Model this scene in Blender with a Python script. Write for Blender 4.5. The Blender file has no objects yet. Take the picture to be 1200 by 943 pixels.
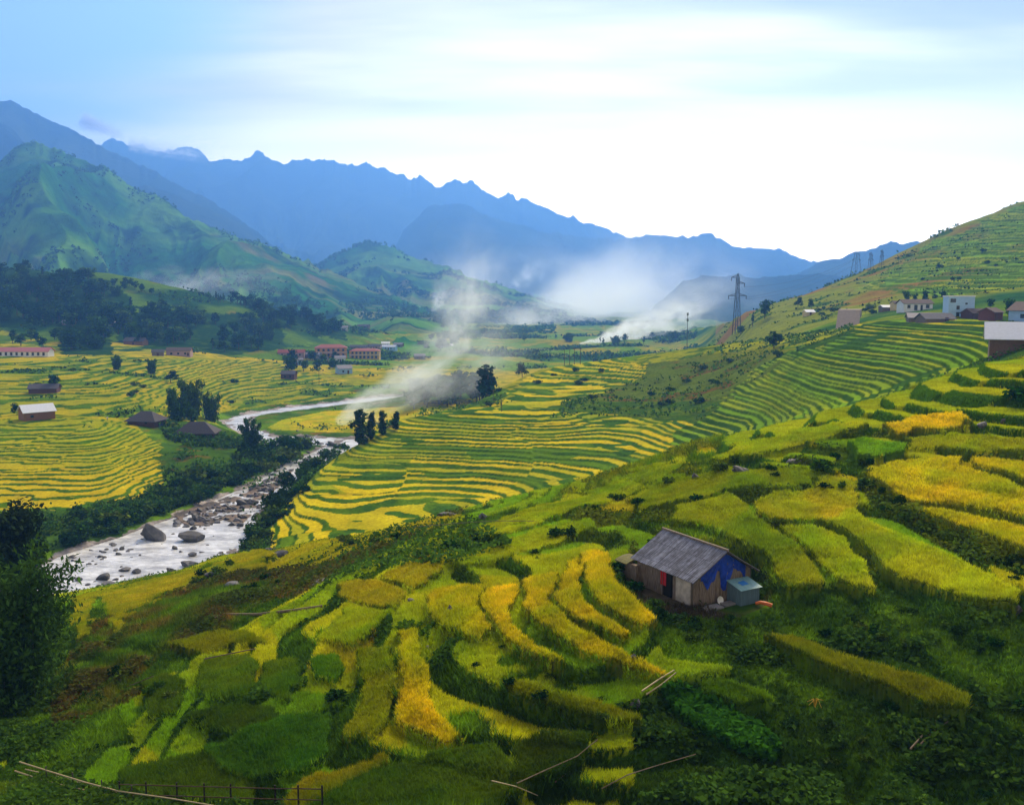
import bpy, bmesh, math, random, time
import numpy as np
from mathutils import Vector, Matrix
T0 = time.time()
random.seed(7)
RNG = np.random.default_rng(11)
scene = bpy.context.scene
COL = scene.collection

# ------------------------------------------------------------------ camera
F = 1082.0                      # focal length in photograph pixels (1200 x 943)
CX, CY, HOR = 600.0, 471.5, 350.0
TH = math.atan((CY - HOR) / F)
SN, CS = math.sin(TH), math.cos(TH)

def unproj(px, py, d):
    """a point d metres in front of the camera (horizontally), seen at a photograph position"""
    a = (px - CX) / F
    b = (CY - py) / F
    Y = CS + b * SN
    t = d / Y
    return (a * t, d, (-SN + b * CS) * t)

def proj(x, y, z):
    dep = y * CS - z * SN
    up = y * SN + z * CS
    return CX + F * x / dep, CY - F * up / dep

cam_d = bpy.data.cameras.new('camera')
cam = bpy.data.objects.new('camera', cam_d)
COL.objects.link(cam)
cam.rotation_euler = (math.pi / 2 - TH, 0, 0)
cam_d.sensor_fit = 'HORIZONTAL'
cam_d.sensor_width = 36.0
cam_d.lens = F / 1200.0 * 36.0
cam_d.clip_start = 0.5
cam_d.clip_end = 60000
scene.camera = cam

# ------------------------------------------------------------------ noise
def _h(ix, iy, seed):
    n = (ix.astype(np.int64) * 374761393 + iy.astype(np.int64) * 668265263 + seed * 982451653) & 0x7fffffff
    n = ((n ^ (n >> 13)) * 1274126177) & 0x7fffffff
    n = n ^ (n >> 16)
    return (n & 0xffff) / 65535.0

def vnoise(x, y, seed=0):
    x = np.asarray(x, float); y = np.asarray(y, float)
    ix = np.floor(x); iy = np.floor(y)
    fx = x - ix; fy = y - iy
    fx = fx * fx * fx * (fx * (fx * 6 - 15) + 10); fy = fy * fy * fy * (fy * (fy * 6 - 15) + 10)
    a = _h(ix, iy, seed); b = _h(ix + 1, iy, seed); c = _h(ix, iy + 1, seed); d = _h(ix + 1, iy + 1, seed)
    return ((a * (1 - fx) + b * fx) * (1 - fy) + (c * (1 - fx) + d * fx) * fy) * 2 - 1

def fbm(x, y, oct=4, seed=0, gain=0.5):
    s = 0; a = 1.0; n = 0
    for o in range(oct):
        s = s + a * vnoise(x * 2 ** o + 17.3 * o, y * 2 ** o - 9.1 * o, seed + o); n += a; a *= gain
    return s / n

def ridged(x, y, oct=4, seed=0):
    s = 0; a = 1.0; n = 0
    for o in range(oct):
        s = s + a * (1 - 2 * np.abs(vnoise(x * 2 ** o + 5.7 * o, y * 2 ** o + 3.3 * o, seed + o))); n += a; a *= 0.5
    return s / n

def sstep(a, b, x):
    t = np.clip((x - a) / (b - a), 0, 1)
    return t * t * (3 - 2 * t)

def pchip(xk, yk, x):
    xk = np.asarray(xk, float); yk = np.asarray(yk, float)
    h = np.diff(xk); m = np.diff(yk) / h
    d = np.zeros_like(yk)
    s = m[:-1] * m[1:] > 0
    w1 = 2 * h[1:] + h[:-1]; w2 = h[1:] + 2 * h[:-1]
    with np.errstate(all='ignore'):
        dd = (w1 + w2) / (w1 / m[:-1] + w2 / m[1:])
    d[1:-1] = np.where(s, dd, 0)
    d[0] = m[0]; d[-1] = m[-1]
    i = np.clip(np.searchsorted(xk, x) - 1, 0, len(xk) - 2)
    t = np.clip((x - xk[i]) / h[i], 0, 1)
    t2 = t * t; t3 = t2 * t
    return (2 * t3 - 3 * t2 + 1) * yk[i] + (t3 - 2 * t2 + t) * h[i] * d[i] + (-2 * t3 + 3 * t2) * yk[i + 1] + (t3 - t2) * h[i] * d[i + 1]

def inpoly(px, py, poly):
    poly = np.asarray(poly, float)
    r = np.zeros(px.shape, bool)
    x0, y0 = poly.min(0); x1, y1 = poly.max(0)
    m = (px >= x0) & (px <= x1) & (py >= y0) & (py <= y1)
    if not m.any():
        return r
    X = px[m]; Y = py[m]; c = np.zeros(X.shape, bool)
    n = len(poly)
    for i in range(n):
        ax, ay = poly[i]; bx, by = poly[(i + 1) % n]
        if ay == by: continue
        k = (ay > Y) != (by > Y)
        c ^= k & (X < (bx - ax) * (Y - ay) / (by - ay) + ax)
    r[m] = c
    return r

def polydist(px, py, poly):
    """distance to the outline of a polygon"""
    poly = np.asarray(poly, float); best = np.full(px.shape, 1e9)
    for i in range(len(poly)):
        a = poly[i]; b = poly[(i + 1) % len(poly)]
        ab = b - a; l2 = max(ab @ ab, 1e-9)
        t = np.clip(((px - a[0]) * ab[0] + (py - a[1]) * ab[1]) / l2, 0, 1)
        best = np.minimum(best, np.hypot(px - a[0] - t * ab[0], py - a[1] - t * ab[1]))
    return best

# ------------------------------------------------------------------ mesh helpers
def mesh_np(name, verts, faces, mat=None, col=None, smooth=False):
    """faces: (n,3) or (n,4) array"""
    me = bpy.data.meshes.new(name)
    verts = np.asarray(verts, np.float32); faces = np.asarray(faces, np.int32)
    k = faces.shape[1]; n = len(faces)
    me.vertices.add(len(verts)); me.vertices.foreach_set('co', verts.ravel())
    me.loops.add(n * k); me.loops.foreach_set('vertex_index', faces.ravel())
    me.polygons.add(n)
    me.polygons.foreach_set('loop_start', np.arange(0, n * k, k, dtype=np.int32))
    me.polygons.foreach_set('loop_total', np.full(n, k, np.int32))
    if smooth:
        me.polygons.foreach_set('use_smooth', np.ones(n, bool))
    me.update(calc_edges=True)
    if col is not None:
        at = me.attributes.new('tint', 'FLOAT_COLOR', 'POINT')
        c4 = np.ones((len(verts), 4), np.float32); c4[:, :3] = col
        at.data.foreach_set('color', c4.ravel())
    if mat: me.materials.append(mat)
    return me

def link(name, me, parent=None, kind=None, label=None, cat=None, group=None, loc=None):
    o = bpy.data.objects.new(name, me)
    COL.objects.link(o)
    if parent is not None: o.parent = parent
    if loc is not None: o.location = loc
    tag(o, label, cat, group, kind)
    return o

def tag(o, label=None, cat=None, group=None, kind=None):
    if label: o['label'] = label
    if cat: o['category'] = cat
    if group: o['group'] = group
    if kind: o['kind'] = kind
    return o

# ------------------------------------------------------------------ materials
def newmat(name):
    m = bpy.data.materials.new(name); m.use_nodes = True
    nt = m.node_tree; nt.nodes.clear()
    out = nt.nodes.new('ShaderNodeOutputMaterial')
    return m, nt, out

def N(nt, t, **kw):
    n = nt.nodes.new(t)
    for k, v in kw.items():
        if k in n.inputs: n.inputs[k].default_value = v
        else: setattr(n, k, v)
    return n

def noise_node(nt, scale, detail=4, vec=None, rough=0.55):
    n = N(nt, 'ShaderNodeTexNoise'); n.inputs['Scale'].default_value = scale
    n.inputs['Detail'].default_value = detail; n.inputs['Roughness'].default_value = rough
    if vec is not None: nt.links.new(vec, n.inputs['Vector'])
    return n

def ramp(nt, fac, stops):
    r = nt.nodes.new('ShaderNodeValToRGB')
    e = r.color_ramp.elements
    while len(e) < len(stops): e.new(0.5)
    for i, (p, c) in enumerate(stops):
        e[i].position = p; e[i].color = (c[0], c[1], c[2], 1)
    nt.links.new(fac, r.inputs['Fac'])
    return r

def mixrgb(nt, a, b, fac, mode='MIX'):
    m = nt.nodes.new('ShaderNodeMix'); m.data_type = 'RGBA'; m.blend_type = mode
    for s, v in ((6, a), (7, b), (0, fac)):
        if hasattr(v, 'is_linked'): nt.links.new(v, m.inputs[s])
        elif s == 0: m.inputs[s].default_value = v
        else: m.inputs[s].default_value = (v[0], v[1], v[2], 1)
    return m.outputs[2]

def simple_mat(name, c, rough=0.8, var=0.25, scale=3.0, bump=0.0, c2=None, stretch=None, metal=0.0, spec=0.3):
    m, nt, out = newmat(name)
    p = N(nt, 'ShaderNodeBsdfPrincipled'); p.inputs['Roughness'].default_value = rough
    p.inputs['Metallic'].default_value = metal; p.inputs['Specular IOR Level'].default_value = spec
    tc = N(nt, 'ShaderNodeTexCoord'); vec = tc.outputs['Object']
    if stretch:
        mp = N(nt, 'ShaderNodeMapping'); mp.inputs['Scale'].default_value = stretch
        nt.links.new(vec, mp.inputs['Vector']); vec = mp.outputs['Vector']
    n = noise_node(nt, scale, 5, vec)
    c2 = c2 or tuple(x * (1 - var) for x in c)
    r = ramp(nt, n.outputs['Fac'], [(0.32, c2), (0.68, c)])
    nt.links.new(r.outputs['Color'], p.inputs['Base Color'])
    if bump:
        b = N(nt, 'ShaderNodeBump'); b.inputs['Strength'].default_value = bump; b.inputs['Distance'].default_value = 0.05
        nt.links.new(n.outputs['Fac'], b.inputs['Height']); nt.links.new(b.outputs['Normal'], p.inputs['Normal'])
    nt.links.new(p.outputs[0], out.inputs['Surface'])
    return m

def leaf_shader(nt, out, color, trans=0.35):
    d = N(nt, 'ShaderNodeBsdfDiffuse'); t = N(nt, 'ShaderNodeBsdfTranslucent')
    mx = N(nt, 'ShaderNodeMixShader'); mx.inputs[0].default_value = trans
    nt.links.new(color, d.inputs['Color']); nt.links.new(color, t.inputs['Color'])
    nt.links.new(d.outputs[0], mx.inputs[1]); nt.links.new(t.outputs[0], mx.inputs[2])
    nt.links.new(mx.outputs[0], out.inputs['Surface'])

def tint_mat(name, var=0.3, scale=0.8, bump=0.6, dist=0.3, trans=0.0):
    """surface whose colour is the crop or plant cover growing at each place"""
    m, nt, out = newmat(name)
    at = N(nt, 'ShaderNodeAttribute', attribute_name='tint')
    geo = N(nt, 'ShaderNodeNewGeometry')
    n1 = noise_node(nt, scale, 6, geo.outputs['Position'], 0.65)
    n2 = noise_node(nt, scale * 0.09, 4, geo.outputs['Position'])
    mul = N(nt, 'ShaderNodeMapRange'); mul.inputs['From Min'].default_value = 0.3; mul.inputs['From Max'].default_value = 0.7
    mul.inputs['To Min'].default_value = 1 - var; mul.inputs['To Max'].default_value = 1 + var
    nt.links.new(n1.outputs['Fac'], mul.inputs['Value'])
    mul2 = N(nt, 'ShaderNodeMapRange'); mul2.inputs['From Min'].default_value = 0.3; mul2.inputs['From Max'].default_value = 0.7
    mul2.inputs['To Min'].default_value = 0.8; mul2.inputs['To Max'].default_value = 1.2
    nt.links.new(n2.outputs['Fac'], mul2.inputs['Value'])
    mm = N(nt, 'ShaderNodeMath', operation='MULTIPLY')
    nt.links.new(mul.outputs[0], mm.inputs[0]); nt.links.new(mul2.outputs[0], mm.inputs[1])
    vm = N(nt, 'ShaderNodeVectorMath', operation='SCALE')
    nt.links.new(at.outputs['Color'], vm.inputs[0]); nt.links.new(mm.outputs[0], vm.inputs['Scale'])
    if trans:
        leaf_shader(nt, out, vm.outputs[0], trans)
        return m
    d = N(nt, 'ShaderNodeBsdfDiffuse')
    nt.links.new(vm.outputs[0], d.inputs['Color'])
    if bump:
        b = N(nt, 'ShaderNodeBump'); b.inputs['Strength'].default_value = bump; b.inputs['Distance'].default_value = dist
        nt.links.new(n1.outputs['Fac'], b.inputs['Height']); nt.links.new(b.outputs['Normal'], d.inputs['Normal'])
    nt.links.new(d.outputs[0], out.inputs['Surface'])
    return m

GOLD = np.array((.50, .39, .006)); OCHRE = np.array((.34, .29, .008)); YGREEN = np.array((.29, .31, .006)); GREEN = np.array((.11, .21, .006))
LUSH = np.array((.05, .15, .010)); WEED = np.array((.034, .076, .006)); DARK = np.array((.016, .036, .005)); BROWN = np.array((.17, .10, .02))
RISER = np.array((.028, .070, .005)); OLIVE = np.array((.10, .16, .008)); FOREST = np.array((.016, .052, .012))
# ------------------------------------------------------------------ terrain: lines across the view, each with (picture height, distance) or (None, distance, z)
XC = [-250, 0, 100, 200, 280, 340, 400, 480, 560, 640, 720, 800, 880, 960, 1040, 1120, 1200, 1450]
def H_(*v): return v
# y;d pairs, z given instead of y where |value|<100 and written as ('z',z,d)
ROWS_Y = {
 0: [('z', -18.5, 22)] * 18,
 1: list(zip([950] * 18, [48, 46, 46, 45, 44, 43, 42, 41, 40, 40, 39, 39, 38, 38, 37, 37, 36, 34])),
 2: list(zip([865, 860, 850, 845, 840, 845, 850, 850, 850, 850, 850, 850, 845, 840, 835, 830, 825, 820], [58, 58, 57, 55, 53, 51, 50, 48, 47, 46, 45, 45, 44, 43, 43, 42, 41, 39])),
 3: list(zip([800, 790, 770, 760, 755, 755, 760, 765, 765, 765, 765, 768, 768, 765, 760, 750, 740, 720], [73, 72, 72, 70, 66, 63, 60, 56, 54, 52, 51, 51, 50, 50, 49, 48, 47, 45])),
 4: list(zip([750, 745, 725, 710, 700, 700, 700, 700, 700, 700, 695, 694, 692, 690, 680, 665, 650, 620], [94, 92, 92, 88, 82, 77, 72, 66, 63, 60, 59, 58.5, 58, 58, 57, 57, 56, 54])),
 5: list(zip([727, 720, 703, 690, 672, 665, 658, 650, 645, 640, 635, 628, 625, 620, 600, 580, 565, 530], [114, 112, 110, 106, 105, 99, 92, 83, 76, 72, 70, 68.5, 67, 67, 68, 68, 68, 66])),
 6: list(zip([715, 708, 693, 672, 645, 637, 630, 614, 598, 580, 560, 532, 505, 482, 458, 432, 412, 380], [130, 128, 125, 125, 135, 130, 125, 115, 106, 102, 99, 97, 97, 100, 103, 104, 103, 100])),
 7: [('z', -50.5, 146), ('z', -50.5, 145), ('z', -50.5, 150), ('z', -51, 160), ('z', -49.5, 165), ('z', -47.5, 160), ('z', -44.5, 155), ('z', -42, 152), ('z', -40, 150), ('z', -37, 145), ('z', -34, 140), ('z', -28, 140), ('z', -23, 135), ('z', -19, 130), ('z', -15.5, 130), ('z', -12, 128), ('z', -9.5, 125), ('z', -6, 125)],
 8: list(zip([705, 700, 690, 655, 640, 628, 618, 605, 592, 574, 552, 525, 500, 478, 452, 428, 410, 380], [160, 160, 165, 184, 191, 190, 193, 203, 210, 215, 225, 235, 240, 215, 205, 185, 150, 145])),
 9: list(zip([680, 675, 650, 605, 632, 598, 570, 545, 536, 528, 520, 506, 475, 445, 425, 405, 402, 372], [172, 173, 187.6, 221, 199, 208, 226, 243, 247, 248, 253, 253, 262, 240, 232, 218, 175, 175])),
 10: list(zip([665, 660, 628, 585, 620, 572, 532, 490, 480, 482, 490, 492, 455, 415, 395, 385, 395, 365], [175, 175, 195, 232, 208, 225, 258, 285, 290, 285, 285, 268, 281, 265, 260, 250, 200, 205])),
 11: [(590, 221), (590, 221), (590, 221), (578, 240), (585, 239), ('z', -52.3, 245), ('z', -52, 285), ('z', -48, 320), (472, 315), (455, 340), (460, 335), (455, 325), (425, 325), (400, 295), (382, 285), (377, 270), (385, 230), (360, 235)],
 12: [(500, 310), (497, 310), (495, 312), (535, 280), (560, 257), (530, 313), (511, 347), (488, 392), (470, 330), (432, 400), (420, 410), (410, 400), (400, 380), (390, 330), (376, 305), (372, 290), (378, 260), (350, 270)],
 13: [(470, 370), (470, 370), (470, 370), (498, 330), (510, 330), (490, 397), (489, 401), (473, 430), ('z', -48, 370), ('z', -48, 450), ('z', -45, 470), ('z', -40, 470), ('z', -24, 420), (388, 370), (374, 330), (368, 320), (370, 300), (335, 320)],
 14: [(440, 433), (440, 433), (442, 435), (462, 420), (475, 430), (473, 445), (473, 452), (455, 505), (450, 540), ('z', -48, 665), ('z', -48, 700), ('z', -48, 700), (392, 480), (375, 430), (365, 380), (355, 370), (350, 360), (310, 380)],
 15: [(415, 540), (416, 550), (417, 560), (420, 570), (430, 580), (437, 570), (441, 570), (430, 640), (430, 650), (418, 765), (412, 830), ('z', -48, 830), (380, 530), (362, 480), (350, 440), (335, 430), (325, 430), (280, 450)],
 16: [(395, 640), (398, 650), (402, 660), (407, 670), (412, 690), (414, 720), (415, 740), (412, 800), (412, 830), (408, 890), (405, 940), ('z', -48, 950), (372, 570), (350, 540), (335, 510), (312, 510), (295, 520), (240, 540)],
 17: [(352, 760), (354, 770), (358, 780), (370, 790), (382, 810), (393, 830), (400, 850), (403, 940), (402, 980), (402, 990), (398, 1080), ('z', -47, 1080), (366, 610), (343, 590), (315, 600), (285, 610), (260, 630), (195, 650)],
 18: [(312, 880), (313, 890), (322, 900), (340, 910), (355, 920), (367, 940), (383, 960), (396, 1040), (395, 1130), (395, 1150), (392, 1230), ('z', -46, 1230), (364, 640), (340, 640), (305, 680), (268, 700), (240, 720), (170, 760)],
 19: [('z', 0, 1100), ('z', 0, 1100), ('z', -5, 1100), ('z', -15, 1100), ('z', -25, 1120), ('z', -38, 1150), ('z', -43, 1180), ('z', -47, 1250), ('z', -47, 1300), ('z', -47, 1350), ('z', -46, 1400), ('z', -45, 1400), ('z', -40, 720), ('z', -25, 760), ('z', 0, 820), ('z', 20, 850), ('z', 40, 880), ('z', 80, 930)],
 20: [('z', -46, 1500)] * 18, 21: [('z', -45, 4000)] * 18, 22: [('z', -45, 30000)] * 18,
}
NU_CORE, UMAX = 860, 0.63
uc = np.linspace(-UMAX, UMAX, NU_CORE)
ue = UMAX + np.geomspace(0.004, 1.4, 40)
US = np.concatenate([-ue[::-1], uc, ue])
DS = np.concatenate([np.linspace(14, 40, 40, False), np.linspace(40, 135, 480, False), np.linspace(135, 180, 70, False), np.linspace(180, 350, 330, False),
                     np.linspace(350, 720, 250, False), np.linspace(720, 1400, 110, False), np.geomspace(1400, 30000, 40)])
NU, ND = len(US), len(DS)
K = 23
Uk = np.zeros((K, 18)); Zk = np.zeros((K, 18)); Dk = np.zeros((K, 18))
for k in range(K):
    for j, e in enumerate(ROWS_Y[k]):
        if e[0] == 'z':
            a = (XC[j] - CX) / F; Uk[k, j] = a * 1.0; Zk[k, j] = e[1]; Dk[k, j] = e[2]
        else:
            x, y, z = unproj(XC[j], e[0], e[1]); Uk[k, j] = x / y; Zk[k, j] = z; Dk[k, j] = y
ZU = np.zeros((K, NU)); DU = np.zeros((K, NU))
for k in range(K):
    ZU[k] = pchip(Uk[k], Zk[k], np.clip(US, Uk[k][0], Uk[k][-1])); DU[k] = pchip(Uk[k], Dk[k], np.clip(US, Uk[k][0], Uk[k][-1]))
ker = np.exp(-0.5 * (np.arange(-24, 25) / 9.0) ** 2); ker /= ker.sum()
for k in range(K):
    for A in (ZU, DU):
        A[k] = np.convolve(np.pad(A[k], 24, mode='edge'), ker, mode='valid')
for k in range(1, K):
    DU[k] = np.maximum(DU[k], DU[k - 1] + 2.0)
Z = np.zeros((ND, NU))
for i in range(NU):
    Z[:, i] = pchip(DU[:, i], ZU[:, i], DS)
UU, DD = np.meshgrid(US, DS)
XX = UU * DD; YY = DD.copy()
# gentle unevenness of the land, growing with distance
nz = fbm(XX / 9.0, YY / 9.0, 3, 3) * 0.35 * sstep(30, 60, DD) * (1 - sstep(300, 500, DD)) + fbm(XX / 45.0, YY / 45.0, 3, 5) * 1.2 * sstep(60, 110, DD) * (1 - 0.72 * sstep(150, 180, DD))
nz += fbm(XX / 120.0, YY / 120.0, 4, 8) * 9.0 * sstep(560, 750, DD) * (1 - sstep(1000, 1300, DD) * (US < 0.1)[None, :])
nz += fbm(XX / 28.0, YY / 28.0, 4, 9) * 1.6 * sstep(400, 520, DD) * (1 - sstep(900, 1200, DD)) * (US > 0.2)[None, :]
Z += nz
Zb = Z.copy()
PX, PY = proj(XX, YY, Z)

# ---- river bed
WATER = -52.0
def atw(pts, z=WATER):
    r = []
    for px, py in pts:
        lo, hi = 20.0, 3000.0
        for _ in range(50):
            m = (lo + hi) / 2
            if unproj(px, py, m)[2] > z: lo = m
            else: hi = m
        r.append(unproj(px, py, lo)[:2])
    return r
RIVER_A = atw([(-60, 690), (30, 672), (75, 650), (140, 630), (165, 620), (215, 603), (255, 585), (290, 569), (313, 556), (338, 543), (362, 532), (384, 522), (400, 514), (440, 512),
               (470, 518), (440, 527), (405, 535), (380, 547), (350, 566), (322, 588), (303, 608), (290, 628), (275, 652), (250, 672), (200, 690), (150, 712), (60, 745), (-60, 770)])
RIVER_B = atw([(400, 523), (360, 522), (312, 523), (292, 512), (272, 503), (262, 494), (275, 488), (330, 478), (400, 470), (450, 464), (480, 463), (480, 467), (400, 475), (335, 483), (300, 488), (290, 494), (300, 503), (325, 511), (400, 513)])
near = (DD > 120) & (DD < 560) & (UU > -0.75) & (UU < 0.2)
xn, yn = XX[near], YY[near]
dA = np.where(inpoly(xn, yn, RIVER_A), -1, 1) * polydist(xn, yn, RIVER_A)
dB = np.where(inpoly(xn, yn, RIVER_B), -1, 1) * polydist(xn, yn, RIVER_B)
dR = np.minimum(dA, dB)
zn = Z[near]
RD = np.full(Z.shape, 1e3); RD[near] = dR
bank = WATER + 0.25 + np.clip(dR, -4, 60) * 0.16 + fbm(xn / 3.0, yn / 3.0, 3, 21) * 0.5
zn = np.where(dR < 0, np.minimum(zn, WATER - 0.5 + np.clip(dR + 3, -2, 1.0) * 0.5 + fbm(xn / 4.0, yn / 4.0, 3, 22) * 0.75), zn)
zn = np.where((dR >= 0), np.maximum(zn, WATER + 0.15 + np.minimum(dR, 3) * 0.3), zn)
zn = np.where((dR >= 0) & (dR < 12), zn * sstep(0, 12, dR) + np.minimum(zn, bank) * (1 - sstep(0, 12, dR)), zn)
bar = inpoly(xn, yn, atw([(203, 604), (250, 588), (300, 568), (330, 556), (345, 548), (338, 562), (312, 582), (296, 602), (282, 616), (262, 609), (240, 617), (215, 615)]))
zn = np.where(bar, WATER + .10 + fbm(xn / 3.5, yn / 3.5, 3, 25) * .55, zn)
Z[near] = zn
BAR = np.zeros(Z.shape, bool); BAR[near] = bar
lowmask = (DD > 120) & (DD < 520) & (RD > 0) & (Z < WATER + .12); Z[lowmask] = WATER + .12 + np.minimum(RD[lowmask], 6) * .05

# ---- terraces
WOBX = 11 * fbm(XX / 14, YY / 14, 3, 81) + 7 * vnoise(XX / 4, YY / 4, 82); WOBY = 4 * fbm(XX / 14, YY / 14, 3, 83)
def tmask(poly, d0, d1):
    return inpoly(PX + WOBX, PY + WOBY, poly) & (DD > d0) & (DD < d1)
TZ = [  # polygon, dmin, dmax, step, riser share, tread colours, riser colour
 ('spur', [(290, 640), (330, 585), (380, 542), (430, 512), (480, 489), (545, 477), (620, 478), (700, 484), (780, 490), (815, 492), (850, 520), (760, 560), (640, 600), (540, 625), (400, 650)], 170, 305, .62, .38),
 ('spurup', [(575, 500), (600, 455), (640, 430), (700, 420), (760, 425), (740, 450), (690, 462), (640, 475), (620, 482)], 290, 460, .85, .4),
 ('bowl', [(780, 540), (800, 500), (830, 480), (880, 440), (920, 415), (990, 392), (1005, 378), (1160, 370), (1200, 400), (1210, 420), (1000, 520)], 170, 340, .9, .4),
 ('shoulder', [(820, 560), (850, 510), (960, 470), (1040, 445), (1120, 425), (1200, 400), (1260, 400), (1260, 520), (1080, 505), (980, 510), (900, 545)], 70, 112, 1.15, .2),
 ('leftterr', [(-100, 495), (60, 488), (130, 492), (165, 505), (185, 520), (190, 560), (170, 585), (120, 600), (60, 605), (-100, 600)], 215, 325, .42, .30),
 ('leftup', [(-100, 410), (60, 418), (200, 420), (330, 425), (420, 455), (390, 475), (300, 482), (250, 495), (130, 490), (60, 485), (-100, 492)], 320, 640, .7, .32),
 ('nose', [(290, 665), (285, 630), (340, 620), (480, 600), (540, 602), (520, 640), (420, 665)], 95, 180, .9, .2),
 ('rhill', [(1000, 340), (1100, 280), (1200, 240), (1300, 240), (1300, 350), (1160, 352), (1060, 345)], 400, 740, 2.2, .3),
]
_jx = XX + 7 * vnoise(XX / 20, YY / 14, 35)
ph = 0.12 * vnoise(XX / 8, YY / 8, 31) + 0.25 * vnoise(XX / 34, YY / 34, 32) + 0.42 * np.floor(1.15 * vnoise(_jx / 30 + .4, YY / 26, 33) + .5)
ZT = Z.copy(); RIS = np.zeros(Z.shape); LEV = np.zeros(Z.shape); ZONE = np.zeros(Z.shape, np.int32)
def terr(zin, h, rs, phase):
    t = zin / h + phase
    t = t + .30 * np.sin(t * 1.9) * .5 + .22 * vnoise(t * .8, t * 0 + h, 36)
    rs = np.clip(rs * (1 + .55 * vnoise(XX / 16, zin / h * .6, 37)), .12, .62)
    k = np.floor(t); f = t - k
    e = np.where(f < 1 - rs, 0.06 * f / (1 - rs), 0.06 + 0.94 * sstep(1 - rs, 1, f))
    return zin + (e - f) * h * .9, (f > 1 - rs) * 1.0, k
for zi, (nm, poly, d0, d1, h, rs) in enumerate(TZ):
    m = tmask(poly, d0, d1) & (RD > 5)
    z2, r2, k2 = terr(Z, h, rs, ph * (0.35 if nm == 'bowl' else (.6 if nm in ('shoulder',) else 1.0)))
    ZT = np.where(m, z2, ZT); RIS = np.where(m, r2, RIS); LEV = np.where(m, k2, LEV); ZONE = np.where(m, zi + 1, ZONE)
# small terraces over the whole near slope
mfg = (DD > 30) & (DD < 135) & (ZONE == 0) & (RD > 8)
ph2 = 1.5 * vnoise(XX / 16, YY / 16, 41) + 0.25 * vnoise(XX / 5, YY / 5, 42)
z2, r2, k2 = terr(Z, .95, .34, ph2)
ZT = np.where(mfg, z2, ZT); RIS = np.where(mfg, r2, RIS); LEV = np.where(mfg, k2, LEV)
ZONE = np.where(mfg, 90, ZONE)
Z = ZT

# ---- colour of what grows where
def H01(a, b, s): return _h(np.asarray(a), np.asarray(b), s)
TINT = np.zeros(Z.shape + (3,)); TINT[:] = WEED
nA = fbm(XX / 18, YY / 18, 4, 51); nB = fbm(XX / 5, YY / 5, 3, 52); nC = fbm(XX / 60, YY / 60, 4, 53)
def lerp(a, b, t): return a + (b - a) * np.clip(t, 0, 1)[..., None]
def setc(mask, c):
    c = np.broadcast_to(c, TINT.shape) if np.ndim(c) == 1 else c
    TINT[mask] = c[mask]
PX, PY = proj(XX, YY, Z)
vfar = DD > 300
setc(vfar, lerp(lerp(np.broadcast_to(GREEN, TINT.shape) * .8, YGREEN * .8, nA * 1.5 + .3), FOREST * 1.6, nC * 3 - .4))
# valley fields
vf = (DD > 290) & (DD < 660) & (UU < .05)
setc(vf, lerp(lerp(np.broadcast_to(YGREEN, TINT.shape) * .75, GOLD * .8, nA * 2.2 + .3), GREEN * .6, nB * 2.5 - .5))
farval = (DD > 660 + 80 * nA) & (UU > -.33 + .12 * nA + .05 * nB) & (UU < .2) & (DD < 1600)
setc(farval, lerp(lerp(np.broadcast_to(GREEN, TINT.shape), OCHRE * .8, nA * 2.6 + .1), FOREST * 1.5, nC * 4 - .8))
wood = (DD > 640 + 80 * nA) & (UU < -.16 + .1 * nA + .04 * nB) & (DD < 1200)
setc(wood, lerp(lerp(np.broadcast_to(GREEN, TINT.shape) * .7, OCHRE * .5, nA * 2.5 - .6), FOREST * 1.3, nC * 4 + .3))
for wpoly in ([(-60, 308), (60, 314), (100, 322), (150, 345), (160, 368), (150, 382), (100, 384), (-60, 382)], [(66, 385), (128, 372), (132, 416), (72, 416)], [(138, 372), (170, 362), (245, 368), (330, 372), (335, 410), (275, 416), (180, 410), (136, 400)], [(275, 350), (350, 366), (402, 384), (408, 400), (340, 387)]):
    wm = inpoly(PX + nB * 5, PY + nA * 4, wpoly) & (DD > 560) & (DD < 1100)
    setc(wm, lerp(np.broadcast_to(FOREST * .9, TINT.shape), GREEN * .4, nB * 1.5 - .1))
# right hillside
rh = (DD > 400) & (UU > .22)
setc(rh, lerp(lerp(np.broadcast_to(np.array((.17, .20, .016)), TINT.shape), BROWN * 1.2, nC * 3.5 - .4), WEED * 1.4, nA * 3 - .6))
# bank of the river
bk = (RD < 40) & (DD > 150)
setc(bk, lerp(lerp(np.broadcast_to(WEED * 1.3, TINT.shape), GREEN * 1.0, nA * 2 + .3), BROWN * .9, nB * 2.4 - .6))
ROCKC = np.array((.19, .17, .16))
bed = (RD < 1.2 + 2.2 * nB) & (DD > 120)
setc(bed, lerp(np.broadcast_to(ROCKC, TINT.shape), ROCKC * 1.9, nB * 2 + .2))
setc(BAR, lerp(np.broadcast_to(np.array((.20, .16, .13)), TINT.shape), ROCKC * .6, nB * 2.4 + .3))
# island in the bend
isl = inpoly(PX, PY, [(310, 503), (330, 492), (380, 482), (460, 477), (500, 480), (520, 490), (470, 505), (400, 507)]) & (DD > 330) & (DD < 520) & (RD > 3)
setc(isl, lerp(np.broadcast_to(YGREEN, TINT.shape), GOLD * .9, nB * 3 + .4 + (PX - 380) / 200))
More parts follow.
